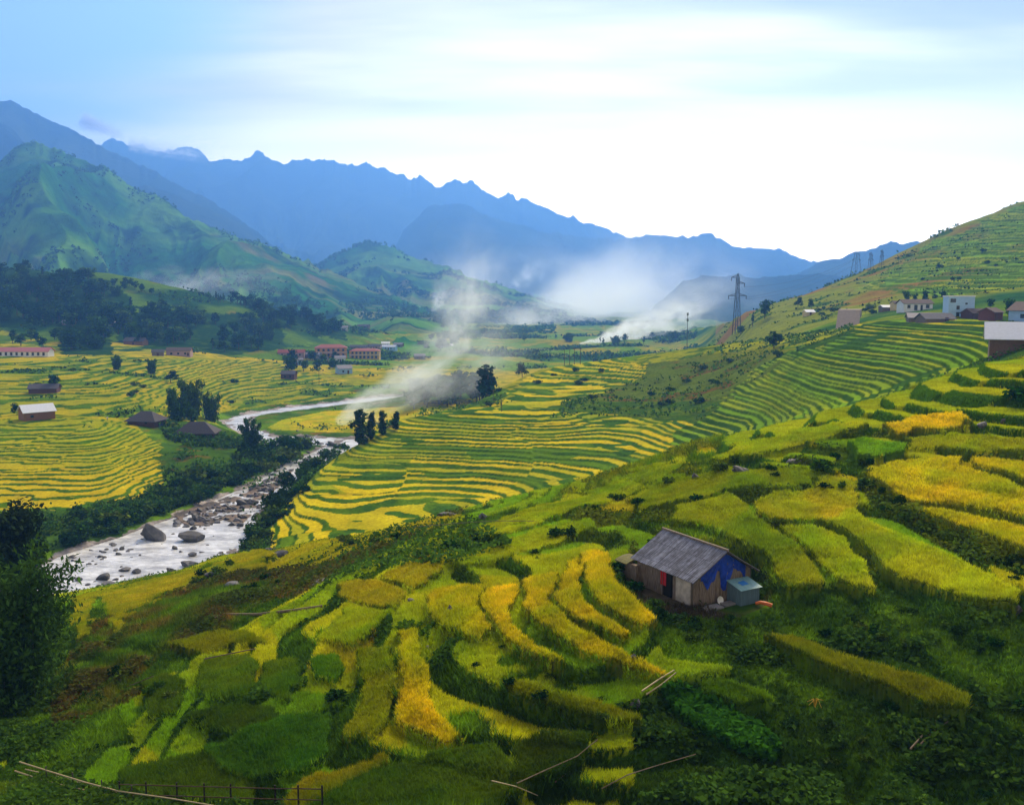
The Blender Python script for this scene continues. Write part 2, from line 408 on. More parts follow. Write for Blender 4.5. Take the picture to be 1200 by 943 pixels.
# grass band and bank above the spur
gb = tmask([(620, 490), (640, 470), (700, 450), (760, 425), (850, 405), (930, 408), (890, 440), (830, 480), (815, 492), (700, 484)], 255, 460)
setc(gb, lerp(lerp(np.broadcast_to(np.array((.085, .125, .010)), TINT.shape), BROWN * .7, nB * 2 - .1 + nA * .6), YGREEN * .6, (425 - PY) / 20))
setc(gb & (PY > 470), lerp(np.broadcast_to(WEED * 1.2, TINT.shape), OLIVE * .8, nB * 2 + .4))
crest = tmask([(700, 440), (760, 412), (850, 402), (930, 396), (1000, 385), (1000, 395), (930, 404), (850, 414), (760, 425)], 300, 460)
setc(crest, lerp(np.broadcast_to(YGREEN * .8, TINT.shape), WEED * 1.4, nB * 2.5 + .1))
# terraced zones
for zi, (nm, poly, d0, d1, h, rs) in enumerate(TZ):
    m = ZONE == zi + 1
    kk = H01(LEV, np.floor(XX / 31 + vnoise(LEV * 3.3, YY / 50, 3) * 2), 77 + zi)
    k2 = H01(LEV, LEV * 0, 99 + zi)
    if nm in ('spur', 'spurup'):
        tread = lerp(lerp(np.broadcast_to(GOLD, TINT.shape), YGREEN * .95, kk * 1.3 - .1 + nA * .6), GREEN * .8, (kk - .80) * 9); rc = lerp(np.broadcast_to(RISER * 1.5, TINT.shape), GREEN * .75, nB * 1.6 + .5)
    elif nm == 'bowl':
        tread = lerp(lerp(np.broadcast_to(GREEN * 1.15, TINT.shape), YGREEN * .9, kk * 1.0 - .2), GOLD, (402 - PY) / 40 * (kk > .4)); rc = lerp(np.broadcast_to(RISER * 1.0, TINT.shape), GREEN * .45, nB * 1.6 + .3)
    elif nm == 'shoulder':
        tread = lerp(np.broadcast_to(YGREEN * 1.15, TINT.shape), GREEN * 1.4, kk * .6 + nA * .5 - .1); rc = lerp(np.broadcast_to(RISER * 1.2, TINT.shape), GREEN * .5, nB)
    elif nm == 'leftterr':
        tread = lerp(np.broadcast_to(GOLD * .82, TINT.shape), YGREEN * .85, kk * .9 + nA * .7 + (535 - PY) / 40); rc = lerp(np.broadcast_to(RISER * 1.5, TINT.shape), GREEN * .7, nB * 1.6 + .5)
    elif nm == 'leftup':
        tread = lerp(lerp(np.broadcast_to(YGREEN * .8, TINT.shape), GOLD * .75, kk * 1.3 - .3), GREEN * .75, nA * 2.8 - .4); rc = lerp(np.broadcast_to(RISER * 1.4, TINT.shape), GREEN * .7, nB * 1.6 + .5)
    elif nm == 'nose':
        tread = lerp(np.broadcast_to(YGREEN, TINT.shape), GOLD * .8, kk - .4); rc = lerp(np.broadcast_to(RISER, TINT.shape), GREEN * .7, nB * 2)
    else:
        tread = lerp(lerp(np.broadcast_to(GREEN * 1.3, TINT.shape), YGREEN * .95, kk * 1.2 - .3), BROWN * 1.2, nC * 3.5 - .8); rc = np.broadcast_to(GREEN * .7, TINT.shape)
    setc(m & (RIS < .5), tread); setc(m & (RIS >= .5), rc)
spurgreen = (ZONE == 1) & (fbm(XX / 16, YY / 9, 3, 61) > .42)
setc(spurgreen, np.broadcast_to(RISER * 1.5, TINT.shape))
bowlgreen = (ZONE == 3) & (fbm(XX / 20, YY / 14, 3, 62) > .45)
setc(bowlgreen, np.broadcast_to(RISER * 1.2, TINT.shape))
# near slope: ground cover
fg = ZONE == 90
nD = fbm(XX / 2.2, YY / 2.2, 3, 57)
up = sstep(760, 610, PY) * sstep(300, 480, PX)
nD = fbm(XX / 2.2, YY / 2.2, 3, 57)
kkf = H01(LEV, np.floor(XX / 9 + YY / 17 + vnoise(XX / 12, YY / 12, 58) * 1.5), 44)
brz = inpoly(PX, PY, [(60, 800), (100, 740), (200, 700), (330, 640), (480, 600), (560, 600), (430, 660), (300, 730), (240, 770), (150, 830), (60, 860)])
wildz = brz | inpoly(PX, PY, [(740, 640), (770, 690), (800, 715), (890, 715), (940, 690), (1060, 700), (1200, 715), (1300, 720), (1300, 1000), (740, 1000), (740, 850), (860, 790), (780, 780), (725, 690)]) | inpoly(PX, PY, [(-100, 700), (90, 740), (160, 880), (-100, 915)]) | inpoly(PX, PY, [(1000, 560), (1210, 640), (1210, 690), (1100, 650), (1020, 600)])
wildz |= (nA + nD * .5 > .42)
crop = fg & (RIS < .5) & ~wildz & (kkf > .12)
base = lerp(np.broadcast_to(WEED, TINT.shape), GREEN * 1.0, nA * 1.6 + .45 + nD * 1.1)
base = lerp(base, YGREEN * .8, (nB * 1.5 + .3 + nD * .8) * up)
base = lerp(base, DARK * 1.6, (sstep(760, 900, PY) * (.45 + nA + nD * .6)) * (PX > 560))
base = lerp(base, BROWN * .9, np.where(brz, nB * 1.8 + .6 + nD * .8, 0))
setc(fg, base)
cropc = lerp(lerp(np.broadcast_to(YGREEN * 1.2, TINT.shape), GREEN * 1.4, kkf * 1.6 - .6 + nB * .5 + .35 * sstep(640, 860, PY)), OCHRE * 1.0, (kkf < .36) * (.35 + nB))
setc(crop, cropc)
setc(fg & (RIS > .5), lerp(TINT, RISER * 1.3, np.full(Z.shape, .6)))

# ---- the fields one can tell apart on the near slope: outline in the photograph, crop, height of the crop
FIELDS = [
 (GOLD, .75, [(1057, 541), (1120, 533), (1125, 545), (1140, 552), (1170, 560), (1205, 578), (1205, 610), (1160, 600), (1100, 592), (1060, 588), (1040, 575), (1020, 558), (1030, 552)]),
 (GOLD * .95, .7, [(1133, 533), (1170, 540), (1215, 548), (1215, 572), (1170, 555), (1145, 547)]),
 (GOLD * .95, .7, [(1075, 597), (1110, 600), (1160, 610), (1215, 620), (1215, 652), (1165, 635), (1130, 620), (1090, 607)]),
 (YGREEN * 1.15, .7, [(1003, 575), (1000, 595), (1020, 610), (1060, 630), (1100, 645), (1150, 668), (1195, 690), (1190, 708), (1140, 706), (1100, 690), (1060, 680), (1033, 665), (1012, 640), (990, 622), (960, 612), (980, 600)]),
 (OCHRE * 1.1, .75, [(885, 592), (905, 578), (950, 572), (975, 560), (1000, 563), (1003, 575), (1000, 592), (985, 604), (960, 612), (910, 612), (888, 605)]),
 (YGREEN * 1.2, .7, [(908, 617), (960, 618), (985, 628), (1000, 650), (1012, 662), (1030, 690), (1000, 688), (975, 678), (958, 660), (930, 633)]),
 (YGREEN * .95, .8, [(800, 590), (850, 577), (880, 592), (885, 607), (903, 618), (928, 635), (955, 664), (965, 682), (918, 690), (908, 660), (875, 640), (830, 618), (785, 610)]),
 (YGREEN * .85, .6, [(780, 560), (850, 550), (950, 545), (990, 553), (950, 568), (900, 575), (850, 573), (800, 586), (745, 598), (740, 585)]),
 (GOLD * 1.05, .8, [(700, 646), (718, 650), (715, 672), (731, 687), (750, 706), (768, 724), (755, 735), (728, 725), (706, 710), (688, 687), (683, 668), (686, 652)]),
 (GOLD * 1.0, .8, [(684, 656), (677, 684), (687, 706), (712, 725), (742, 744), (726, 749), (693, 735), (661, 719), (649, 700), (654, 672), (662, 660)]),
 (GOLD * 1.0, .8, [(650, 668), (642, 703), (664, 729), (702, 751), (750, 773), (784, 789), (772, 793), (731, 782), (687, 767), (652, 748), (626, 729), (611, 706), (612, 680)]),
 (GOLD * 1.0, .8, [(609, 681), (595, 706), (601, 732), (630, 757), (665, 773), (655, 781), (623, 770), (595, 751), (576, 729), (566, 706), (562, 688)]),
 (GOLD * .95, .8, [(560, 687), (563, 710), (572, 735), (560, 747), (538, 744), (516, 737), (503, 725), (500, 699), (516, 690)]),
 (GOLD * .9, .8, [(460, 740), (485, 738), (492, 760), (505, 800), (510, 830), (545, 865), (520, 870), (465, 848), (470, 810), (468, 770)]),
 (YGREEN * .75, .7, [(420, 762), (455, 757), (462, 790), (458, 830), (448, 862), (400, 868), (405, 850), (428, 820), (422, 785)]),
 (OCHRE * .85, .6, [(395, 685), (440, 678), (470, 690), (462, 711), (440, 711), (400, 702)]),
 (OCHRE * .85, .6, [(443, 674), (500, 647), (525, 652), (518, 668), (482, 690)]),
 (YGREEN * .95, .6, [(368, 748), (400, 722), (400, 706), (455, 716), (440, 735), (410, 757)]),
 (YGREEN * 1.0, .6, [(527, 655), (560, 645), (600, 630), (660, 612), (690, 609), (700, 620), (640, 640), (580, 660), (540, 666)]),
 (YGREEN * .65, .8, [(585, 797), (610, 795), (650, 810), (700, 822), (745, 838), (750, 850), (700, 845), (640, 830), (600, 815)]),
 (YGREEN * .6, .8, [(895, 742), (930, 745), (980, 765), (1040, 780), (1090, 795), (1130, 815), (1125, 832), (1085, 832), (1040, 805), (990, 790), (930, 765)]),
 (GREEN * .9, .7, [(820, 800), (850, 795), (900, 810), (912, 822), (870, 828), (825, 815)]),
 (np.array((.105, .16, .006)), .45, [(232, 800), (240, 770), (298, 765), (300, 810), (290, 822), (240, 820)]),
 (np.array((.095, .15, .006)), .45, [(305, 775), (345, 770), (355, 800), (340, 825), (307, 815)]),
 (np.array((.075, .12, .006)), .4, [(165, 800), (195, 788), (220, 800), (212, 838), (180, 845)]),
 (np.array((.07, .11, .006)), .4, [(218, 842), (250, 827), (320, 830), (330, 848), (290, 860), (230, 855)]),
 (np.array((.065, .145, .008)), .8, [(240, 880), (290, 850), (340, 838), (390, 838), (380, 880), (360, 905), (300, 915), (250, 905)]),
 (OLIVE * .75, .8, [(430, 905), (500, 880), (580, 870), (600, 900), (580, 960), (330, 960), (370, 935)]),
 (OCHRE * .7, .8, [(355, 912), (400, 902), (450, 880), (452, 893), (400, 925), (340, 960), (330, 945)]),
 (OLIVE * .8, .5, [(140, 905), (200, 890), (240, 883), (258, 905), (300, 920), (300, 948), (150, 930)]),
 (OLIVE * .55, .8, [(604, 868), (640, 855), (690, 860), (680, 890), (620, 920), (592, 940)]),
 (OLIVE * .9, .1, [(-60, 912), (20, 912), (100, 925), (170, 940), (300, 955), (300, 980), (-60, 980)]),
 (GREEN * .9, .6, [(360, 770), (400, 768), (404, 785), (395, 800), (372, 798)]),
 (OCHRE * .9, .5, [(85, 700), (150, 688), (240, 665), (300, 642), (330, 650), (290, 668), (250, 675), (200, 695), (150, 718), (132, 745), (118, 700), (108, 700), (103, 740), (85, 748)]),
 (YGREEN * .6, .4, [(195, 755), (262, 738), (290, 740), (310, 750), (240, 765)]),
 (YGREEN * .95, .6, [(740, 580), (700, 592), (640, 606), (600, 618), (560, 632), (550, 620), (620, 598), (700, 572), (760, 548), (800, 540), (790, 556)]),
 (GOLD * .9, .6, [(1030, 495), (1080, 484), (1130, 482), (1140, 492), (1120, 503), (1070, 503), (1050, 510)]),
 (YGREEN * 1.1, .6, [(860, 520), (930, 505), (1000, 490), (1020, 497), (950, 520), (900, 530), (850, 540), (832, 538)]),
 (GREEN * 1.4, 1.2, [(1000, 520), (1020, 515), (1060, 517), (1062, 530), (1030, 534), (1003, 531)]),
 (YGREEN * .9, .6, [(1060, 512), (1130, 508), (1205, 512), (1205, 532), (1150, 530), (1090, 525), (1066, 526)]),
]
FMASK = np.where(crop, 99, 0).astype(np.int32)
Z = Z + np.where(crop, .35, 0)
near = (DD > 34) & (DD < 140)
Rz = np.zeros(Z.shape)
Zs = Zb * .75 + Z * .25
for fi, (c, hgt, poly) in enumerate(FIELDS):
    hgt = .1 + hgt * .62
    zz = np.where(near, Zs + hgt, -1e3)
    wob = vnoise(XX / .9, YY / .9, 71) * 3 + vnoise(XX / 2.6, YY / 2.6, 72) * 6
    px, py = proj(XX, YY, np.where(near, zz, Z))
    m = inpoly(px + wob, py + wob * .4, poly) & near
    FMASK[m] = fi + 1; RIS[m] = 0
    Z[m] = zz[m] + .14 * nB[m] + .10 * nD[m]
    t = np.clip(nB * .6 + .42 + nA * .4 + nD * .55, 0, 1)
    TINT[m] = (lerp(np.broadcast_to(c * 1.08, TINT.shape), c * np.array((.60, .88, .8)), t))[m]
# walls of the fields: the dark stalks under the ears
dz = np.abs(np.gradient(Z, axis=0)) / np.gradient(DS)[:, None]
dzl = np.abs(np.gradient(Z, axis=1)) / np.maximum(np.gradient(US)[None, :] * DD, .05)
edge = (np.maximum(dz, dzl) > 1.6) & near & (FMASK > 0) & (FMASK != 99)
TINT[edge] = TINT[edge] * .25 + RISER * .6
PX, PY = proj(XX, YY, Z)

# dark hut yard
HUT = Vector((0, 0, 0))
def gpoint(px, py, dmin=0, dmax=1e9):
    """first point of the ground seen at a photograph position"""
    a = (px - CX) / F; b = (CY - py) / F; Yv = CS + b * SN
    u = a / Yv; s = (-SN + b * CS) / Yv
    i = np.clip(np.searchsorted(US, u) - 1, 0, NU - 2); w = (u - US[i]) / (US[i + 1] - US[i])
    zc = Z[:, i] * (1 - w) + Z[:, i + 1] * w
    g = zc - s * DS
    ok = np.nonzero((g >= 0) & (DS >= dmin) & (DS <= dmax))[0]
    if len(ok) == 0:
        m = (DS >= dmin) & (DS <= dmax); j = np.nonzero(m)[0][np.argmax(g[m])]
        return (u * DS[j], DS[j], zc[j])
    j = ok[0]
    if j == 0: d = DS[0]
    else:
        g0, g1 = g[j - 1], g[j]
        d = DS[j - 1] + (DS[j] - DS[j - 1]) * (0 - g0) / (g1 - g0) if g0 < 0 else DS[j]
    return (u * d, d, s * d)

def gz(x, y):
    """height of the ground"""
    x = np.asarray(x, float); y = np.asarray(y, float)
    u = x / y
    i = np.clip(np.searchsorted(US, u) - 1, 0, NU - 2); j = np.clip(np.searchsorted(DS, y) - 1, 0, ND - 2)
    w = np.clip((u - US[i]) / (US[i + 1] - US[i]), 0, 1); v = np.clip((y - DS[j]) / (DS[j + 1] - DS[j]), 0, 1)
    return (Z[j, i] * (1 - w) + Z[j, i + 1] * w) * (1 - v) + (Z[j + 1, i] * (1 - w) + Z[j + 1, i + 1] * w) * v
def flatten(x, y, r0, r1, z):
    """level a yard under a building"""
    global Z
    d = np.hypot(XX - x, YY - y); m = d < r1
    w = 1 - sstep(r0, r1, d[m])
    Z[m] = Z[m] * (1 - w) + z * w
    return d

HUTA = Vector(gpoint(811, 711, 50, 75))
_hc = HUTA + Vector((-.49, .872, 0)) * 2.6 + Vector((.872, .49, 0)) * 2.2
dh = flatten(_hc.x, _hc.y, 4.3, 6.0, HUTA.z - .02)
m = (dh < 5.2); FMASK[m] = 0; edge[m] = False
TINT[m] = lerp(np.broadcast_to(np.array((.07, .055, .03)), TINT.shape), WEED, nB * 2.5 + .5)[m]

GROUND_M = tint_mat('ground cover', .35, 1.2, .5, .25)
def build_ground():
    idx = np.arange(ND * NU).reshape(ND, NU)
    f = np.stack([idx[:-1, :-1], idx[:-1, 1:], idx[1:, 1:], idx[1:, :-1]], -1).reshape(-1, 4)
    v = np.stack([XX, YY, Z], -1).reshape(-1, 3)
    me = mesh_np('ground', v, f, GROUND_M, TINT.reshape(-1, 3), smooth=False)
    return link('ground', me, kind='structure')

# ------------------------------------------------------------------ mountains
def ridge(name, pts, front, back, zb, nu, nv, amp, gl, seed, tintf, jag=0.0, pw=1.25, crestw=0.0):
    pts = np.array(pts, float)
    px = np.linspace(pts[0, 0], pts[-1, 0], nu)
    py = pchip(pts[:, 0], pts[:, 1], px); dd = pchip(pts[:, 0], pts[:, 2], px)
    py = py - jag * 1.5 * (.9 * fbm(px / 6, px * 0, 4, seed + 7, .6) + 1.5 * ridged(px / 22, px * 0 + 2, 4, seed + 8) - .5)
    P0 = np.array([unproj(a, b, c) for a, b, c in zip(px, pchip(pts[:, 0], pts[:, 1], px), dd)])
    P = np.array([unproj(a, b, c) for a, b, c in zip(px, py, dd)])
    u = P[:, 0] / P[:, 1]; zc = np.maximum(P[:, 2], zb + 1); dc = P[:, 1]
    v = np.concatenate([np.linspace(0, 1, nv), 1 + np.linspace(0, .8, nv // 3)[1:]])
    Vg, Ug = np.meshgrid(v, u, indexing='ij')
    z0 = np.maximum(P0[:, 2], zb + 1); Dc = dc[None, :]
    Zc = z0[None, :] + (zc - z0)[None, :] * np.where(Vg <= 1, Vg, np.clip(2 - Vg, 0, 1)) ** 9
    D = np.where(Vg <= 1, Dc - front * (1 - Vg), Dc + back * (Vg - 1))
    g = np.where(Vg <= 1, .25 * Vg + .75 * Vg ** pw, np.clip(1 - (Vg - 1) * 1.25, 0, 1))
    lat = Ug * Dc
    warp = fbm(lat / (gl * 1.6), D / (gl * 2.2), 3, seed + 3) * gl * .8
    gul = ridged((lat + warp + (1 - np.minimum(Vg, 1)) * gl * .5) / gl, D / (gl * 3.0), 5, seed)
    env = np.where(Vg <= 1, (4 * Vg * (1 - Vg)) ** .7, 0) * 1.0 + .12 * np.where(Vg <= 1, Vg, 1)*0
    Zm = zb + (Zc - zb) * g + amp * (Zc - zb) * (gul - .15) * env - 6
    Xm = Ug * D
    idx = np.arange(Vg.size).reshape(Vg.shape)
    f = np.stack([idx[:-1, :-1], idx[:-1, 1:], idx[1:, 1:], idx[1:, :-1]], -1).reshape(-1, 4)
    tint = tintf(Xm, D, Zm, Vg, gul)
    me = mesh_np(name, np.stack([Xm, D, Zm], -1).reshape(-1, 3), f, None, tint.reshape(-1, 3), smooth=True)
    return me

def t_green(X, D, Zm, V, g):
    a = fbm(X / 260, D / 260, 5, 101); b = fbm(X / 70, D / 70, 4, 102)
    t = lerp(np.broadcast_to(np.array((.022, .12, .014)), X.shape + (3,)), np.array((.09, .22, .015)), a * 2.2 + .45)
    t = lerp(t, np.array((.012, .05, .016)), b * 2.6 - .1 - g * .5)
    t = lerp(t, np.array((.15, .14, .05)), (fbm(X / 120, D / 120, 3, 103) * 4 - 1.9) * sstep(260, 40, Zm))
    t = lerp(t, np.array((.15, .17, .04)), (fbm(X / 200, D / 90, 4, 104) * 3 - .2) * sstep(150, -20, Zm))
    return t
def t_dark(X, D, Zm, V, g):
    a = fbm(X / 400, D / 400, 5, 111)
    return lerp(np.broadcast_to(np.array((.018, .036, .03)), X.shape + (3,)), np.array((.04, .06, .035)), a * 2 + .4)

MTN_G = tint_mat('hill woodland', .35, .02, 1.0, 14.0)
MTN_F = tint_mat('mountain forest', .3, .006, .8, 30.0)
def blobs_on(me, name, n, size, h0, h1, seed, thr, d0, d1, colr, parent_kind='stuff', k=9):
    """far-off woodland: leafy clumps standing on a hill"""
    rng = np.random.default_rng(seed)
    co = np.zeros(len(me.vertices) * 3, np.float32); me.vertices.foreach_get('co', co); co = co.reshape(-1, 3)
    fi = rng.integers(0, len(me.polygons), n * 6); lv = np.zeros(len(me.loops), np.int32); me.loops.foreach_get('vertex_index', lv); q = lv.reshape(-1, 4)[fi]
    a = rng.uniform(0, 1, (len(fi), 1)); b = rng.uniform(0, 1, (len(fi), 1))
    P = (co[q[:, 0]] * (1 - a) + co[q[:, 1]] * a) * (1 - b) + (co[q[:, 3]] * (1 - a) + co[q[:, 2]] * a) * b
    m = (fbm(P[:, 0] / 170, P[:, 1] / 170, 4, seed) + .5 * fbm(P[:, 0] / 40, P[:, 1] / 40, 2, seed + 3) > thr) & (P[:, 1] > d0) & (P[:, 1] < d1)
    P = P[m][:n]; n = len(P); s = rng.uniform(h0, h1, n)
    D = rng.normal(size=(n, k, 3)); D /= np.linalg.norm(D, axis=2)[:, :, None]; D[:, :, 2] = np.abs(D[:, :, 2]) * 1.3
    Q = (P[:, None, :] + D * s[:, None, None] * np.array((.55, .55, .7))).reshape(-1, 3)
    c = np.repeat(np.array(colr)[None] * rng.uniform(.5, 1.5, (n, 1)), k, axis=0)
    V, Fc, C = leaf_cloud(Q, size, D.reshape(-1, 3) + np.array((0, 0, .4)), c, rng, 1.2, .1)
    return link(name, mesh_np(name, V, Fc, LEAF, C), kind='stuff')

def mountains():
    def add(name, me, mat):
        me.materials.append(mat)
        if mat is MTN_G:
            add.k += 1
            blobs_on(me, 'woodland', (4200, 3000, 1000)[add.k - 1], (4.2, 5.5, 6.5)[add.k - 1], 5, 11, 600 + add.k, .16, 1250, 5000, (.017, .072, .016))
        return link(name, me, kind='structure')
    add.k = 0
    add('hills', ridge('hills', [(-420, 150, 2300), (-250, 165, 2300), (-100, 215, 2300), (-30, 195, 2350), (0, 182, 2400), (35, 162, 2400), (70, 172, 2400), (100, 186, 2420), (130, 198, 2420), (150, 214, 2400), (190, 230, 2350), (225, 252, 2300), (260, 268, 2250),
        (300, 281, 2200), (340, 296, 2150), (380, 310, 2100), (430, 332, 2000), (480, 352, 1900), (540, 374, 1800), (600, 390, 1750), (650, 402, 1700)], 1050, 900, -46, 560, 190, .30, 300, 201, t_green, 2.0, 1.25), MTN_G)
    add('hills', ridge('hills', [(300, 340, 3000), (340, 318, 3000), (380, 303, 3000), (405, 290, 3000), (430, 282, 3000), (452, 286, 3000), (470, 293, 2950), (490, 300, 2950), (505, 307, 2900), (520, 307, 2900), (545, 319, 2850), (580, 331, 2800), (620, 341, 2750), (650, 352, 2700), (690, 364, 2600), (715, 376, 2550), (740, 392, 2500), (780, 402, 2450)],
        1100, 800, -46, 380, 130, .28, 260, 221, t_green, 2.2, 1.3), MTN_G)
    add('hills', ridge('hills', [(560, 380, 3900), (600, 352, 3900), (635, 342, 3900), (660, 345, 3850), (690, 356, 3800), (715, 369, 3700), (735, 382, 3700), (770, 402, 3700)],
        900, 700, -46, 160, 60, .22, 260, 231, t_green, 2.0, 1.3), MTN_G)
    add('mountains', ridge('mountains', [(-500, 75, 4700), (-250, 90, 4700), (-60, 112, 4700), (0, 117, 4700), (12, 117, 4700), (32, 126, 4700), (60, 141, 4700), (85, 152, 4700), (104, 162, 4650), (130, 176, 4600), (160, 190, 4600), (190, 203, 4550), (225, 222, 4500), (260, 243, 4400), (300, 270, 4300), (350, 310, 4200), (400, 345, 4100), (450, 385, 4000)],
        1900, 1500, -46, 420, 110, .20, 520, 241, t_dark, 1.6, 1.2), MTN_F)
    add('mountains', ridge('mountains', [(60, 190, 7200), (100, 178, 7200), (132, 164, 7200), (160, 168, 7200), (185, 174, 7200), (212, 172, 7200), (230, 173, 7200), (248, 186, 7200), (275, 187, 7200), (292, 185, 7200), (303, 178, 7200), (318, 185, 7200), (345, 188, 7200), (372, 184, 7200), (400, 190, 7200), (430, 192, 7200), (460, 199, 7200), (480, 205, 7200), (498, 207, 7200), (518, 216, 7200), (530, 212, 7200), (545, 211, 7200), (570, 221, 7200), (590, 231, 7100),
        (598, 227, 7100), (606, 231, 7100), (612, 228, 7100), (640, 246, 7100), (660, 250, 7100), (690, 260, 7000), (720, 271, 7000), (760, 290, 7000), (820, 330, 6900), (900, 380, 6800)], 2600, 1000, -46, 620, 90, .2, 700, 251, t_dark, 2.2, 1.2), MTN_F)
    add('mountains', ridge('mountains', [(440, 330, 5400), (480, 262, 5400), (510, 240, 5400), (530, 236, 5400), (560, 246, 5400), (600, 260, 5500), (650, 272, 5600), (690, 277, 5700), (720, 279, 5700), (745, 276, 5800), (780, 274, 5800), (812, 273, 5800), (828, 272, 5800), (845, 279, 5800), (870, 288, 5800), (895, 290, 5800), (915, 291, 5800), (930, 298, 5800), (950, 303, 5800), (990, 318, 5700), (1050, 345, 5600), (1100, 380, 5500)],
        1900, 1800, -46, 420, 90, .12, 520, 261, t_dark, 1.5, 1.2), MTN_F)
    add('mountains', ridge('mountains', [(880, 360, 3900), (910, 335, 3900), (935, 318, 3900), (960, 306, 3900), (985, 300, 3900), (1015, 289, 3900), (1035, 284, 3900), (1052, 281, 3900), (1085, 283, 3900), (1110, 270, 3900), (1150, 255, 3900), (1200, 238, 3900), (1300, 205, 3900), (1500, 170, 3900)],
        1500, 1200, -46, 300, 80, .13, 420, 271, t_dark, 1.6, 1.2), MTN_F)
    add('mountains', ridge('mountains', [(690, 402, 2900), (730, 385, 2900), (760, 362, 2900), (785, 342, 2900), (805, 325, 2900), (825, 320, 2900), (845, 323, 2900), (860, 320, 2900), (890, 323, 2900), (920, 321, 2900), (950, 319, 2900), (1000, 322, 2900), (1050, 325, 2900), (1100, 320, 2900), (1200, 300, 2900), (1400, 280, 2900)],
        1100, 900, -46, 320, 80, .13, 330, 281, t_dark, 1.6, 1.25), MTN_F)

# ------------------------------------------------------------------ water
def water():
    m, nt, out = newmat('river water')
    p = N(nt, 'ShaderNodeBsdfPrincipled'); p.inputs['Roughness'].default_value = .22; p.inputs['IOR'].default_value = 1.33
    geo = N(nt, 'ShaderNodeNewGeometry')
    mp = N(nt, 'ShaderNodeMapping'); mp.inputs['Rotation'].default_value = (0, 0, .9); mp.inputs['Scale'].default_value = (.45, 1, 1)
    nt.links.new(geo.outputs['Position'], mp.inputs['Vector'])
    n = noise_node(nt, .35, 8, mp.outputs['Vector'], .75)
    r = ramp(nt, n.outputs['Fac'], [(.30, (.22, .21, .19)), (.46, (.46, .47, .49)), (.62, (.80, .82, .85))])
    nt.links.new(r.outputs['Color'], p.inputs['Base Color'])
    n2 = noise_node(nt, 1.6, 5, mp.outputs['Vector'], .7)
    b = N(nt, 'ShaderNodeBump'); b.inputs['Strength'].default_value = .6; b.inputs['Distance'].default_value = .25
    nt.links.new(n2.outputs['Fac'], b.inputs['Height']); nt.links.new(b.outputs['Normal'], p.inputs['Normal'])
    nt.links.new(p.outputs[0], out.inputs['Surface'])
    xs = np.linspace(-200, 30, 116); ys = np.linspace(125, 560, 220)
    gx, gy = np.meshgrid(xs, ys)
    idx = np.arange(gx.size).reshape(gx.shape)
    f = np.stack([idx[:-1, :-1], idx[:-1, 1:], idx[1:, 1:], idx[1:, :-1]], -1).reshape(-1, 4)
    cx = (gx[:-1, :-1] + gx[1:, 1:]).ravel() / 2; cy = (gy[:-1, :-1] + gy[1:, 1:]).ravel() / 2
    keep = np.zeros(cx.shape, bool)
    for R in (RIVER_A, RIVER_B):
        keep |= inpoly(cx, cy, R) | (polydist(cx, cy, R) < 5)
    link('river', mesh_np('river', np.stack([gx, gy, gx * 0 + WATER], -1).reshape(-1, 3), f[keep], m, smooth=True), kind='structure')

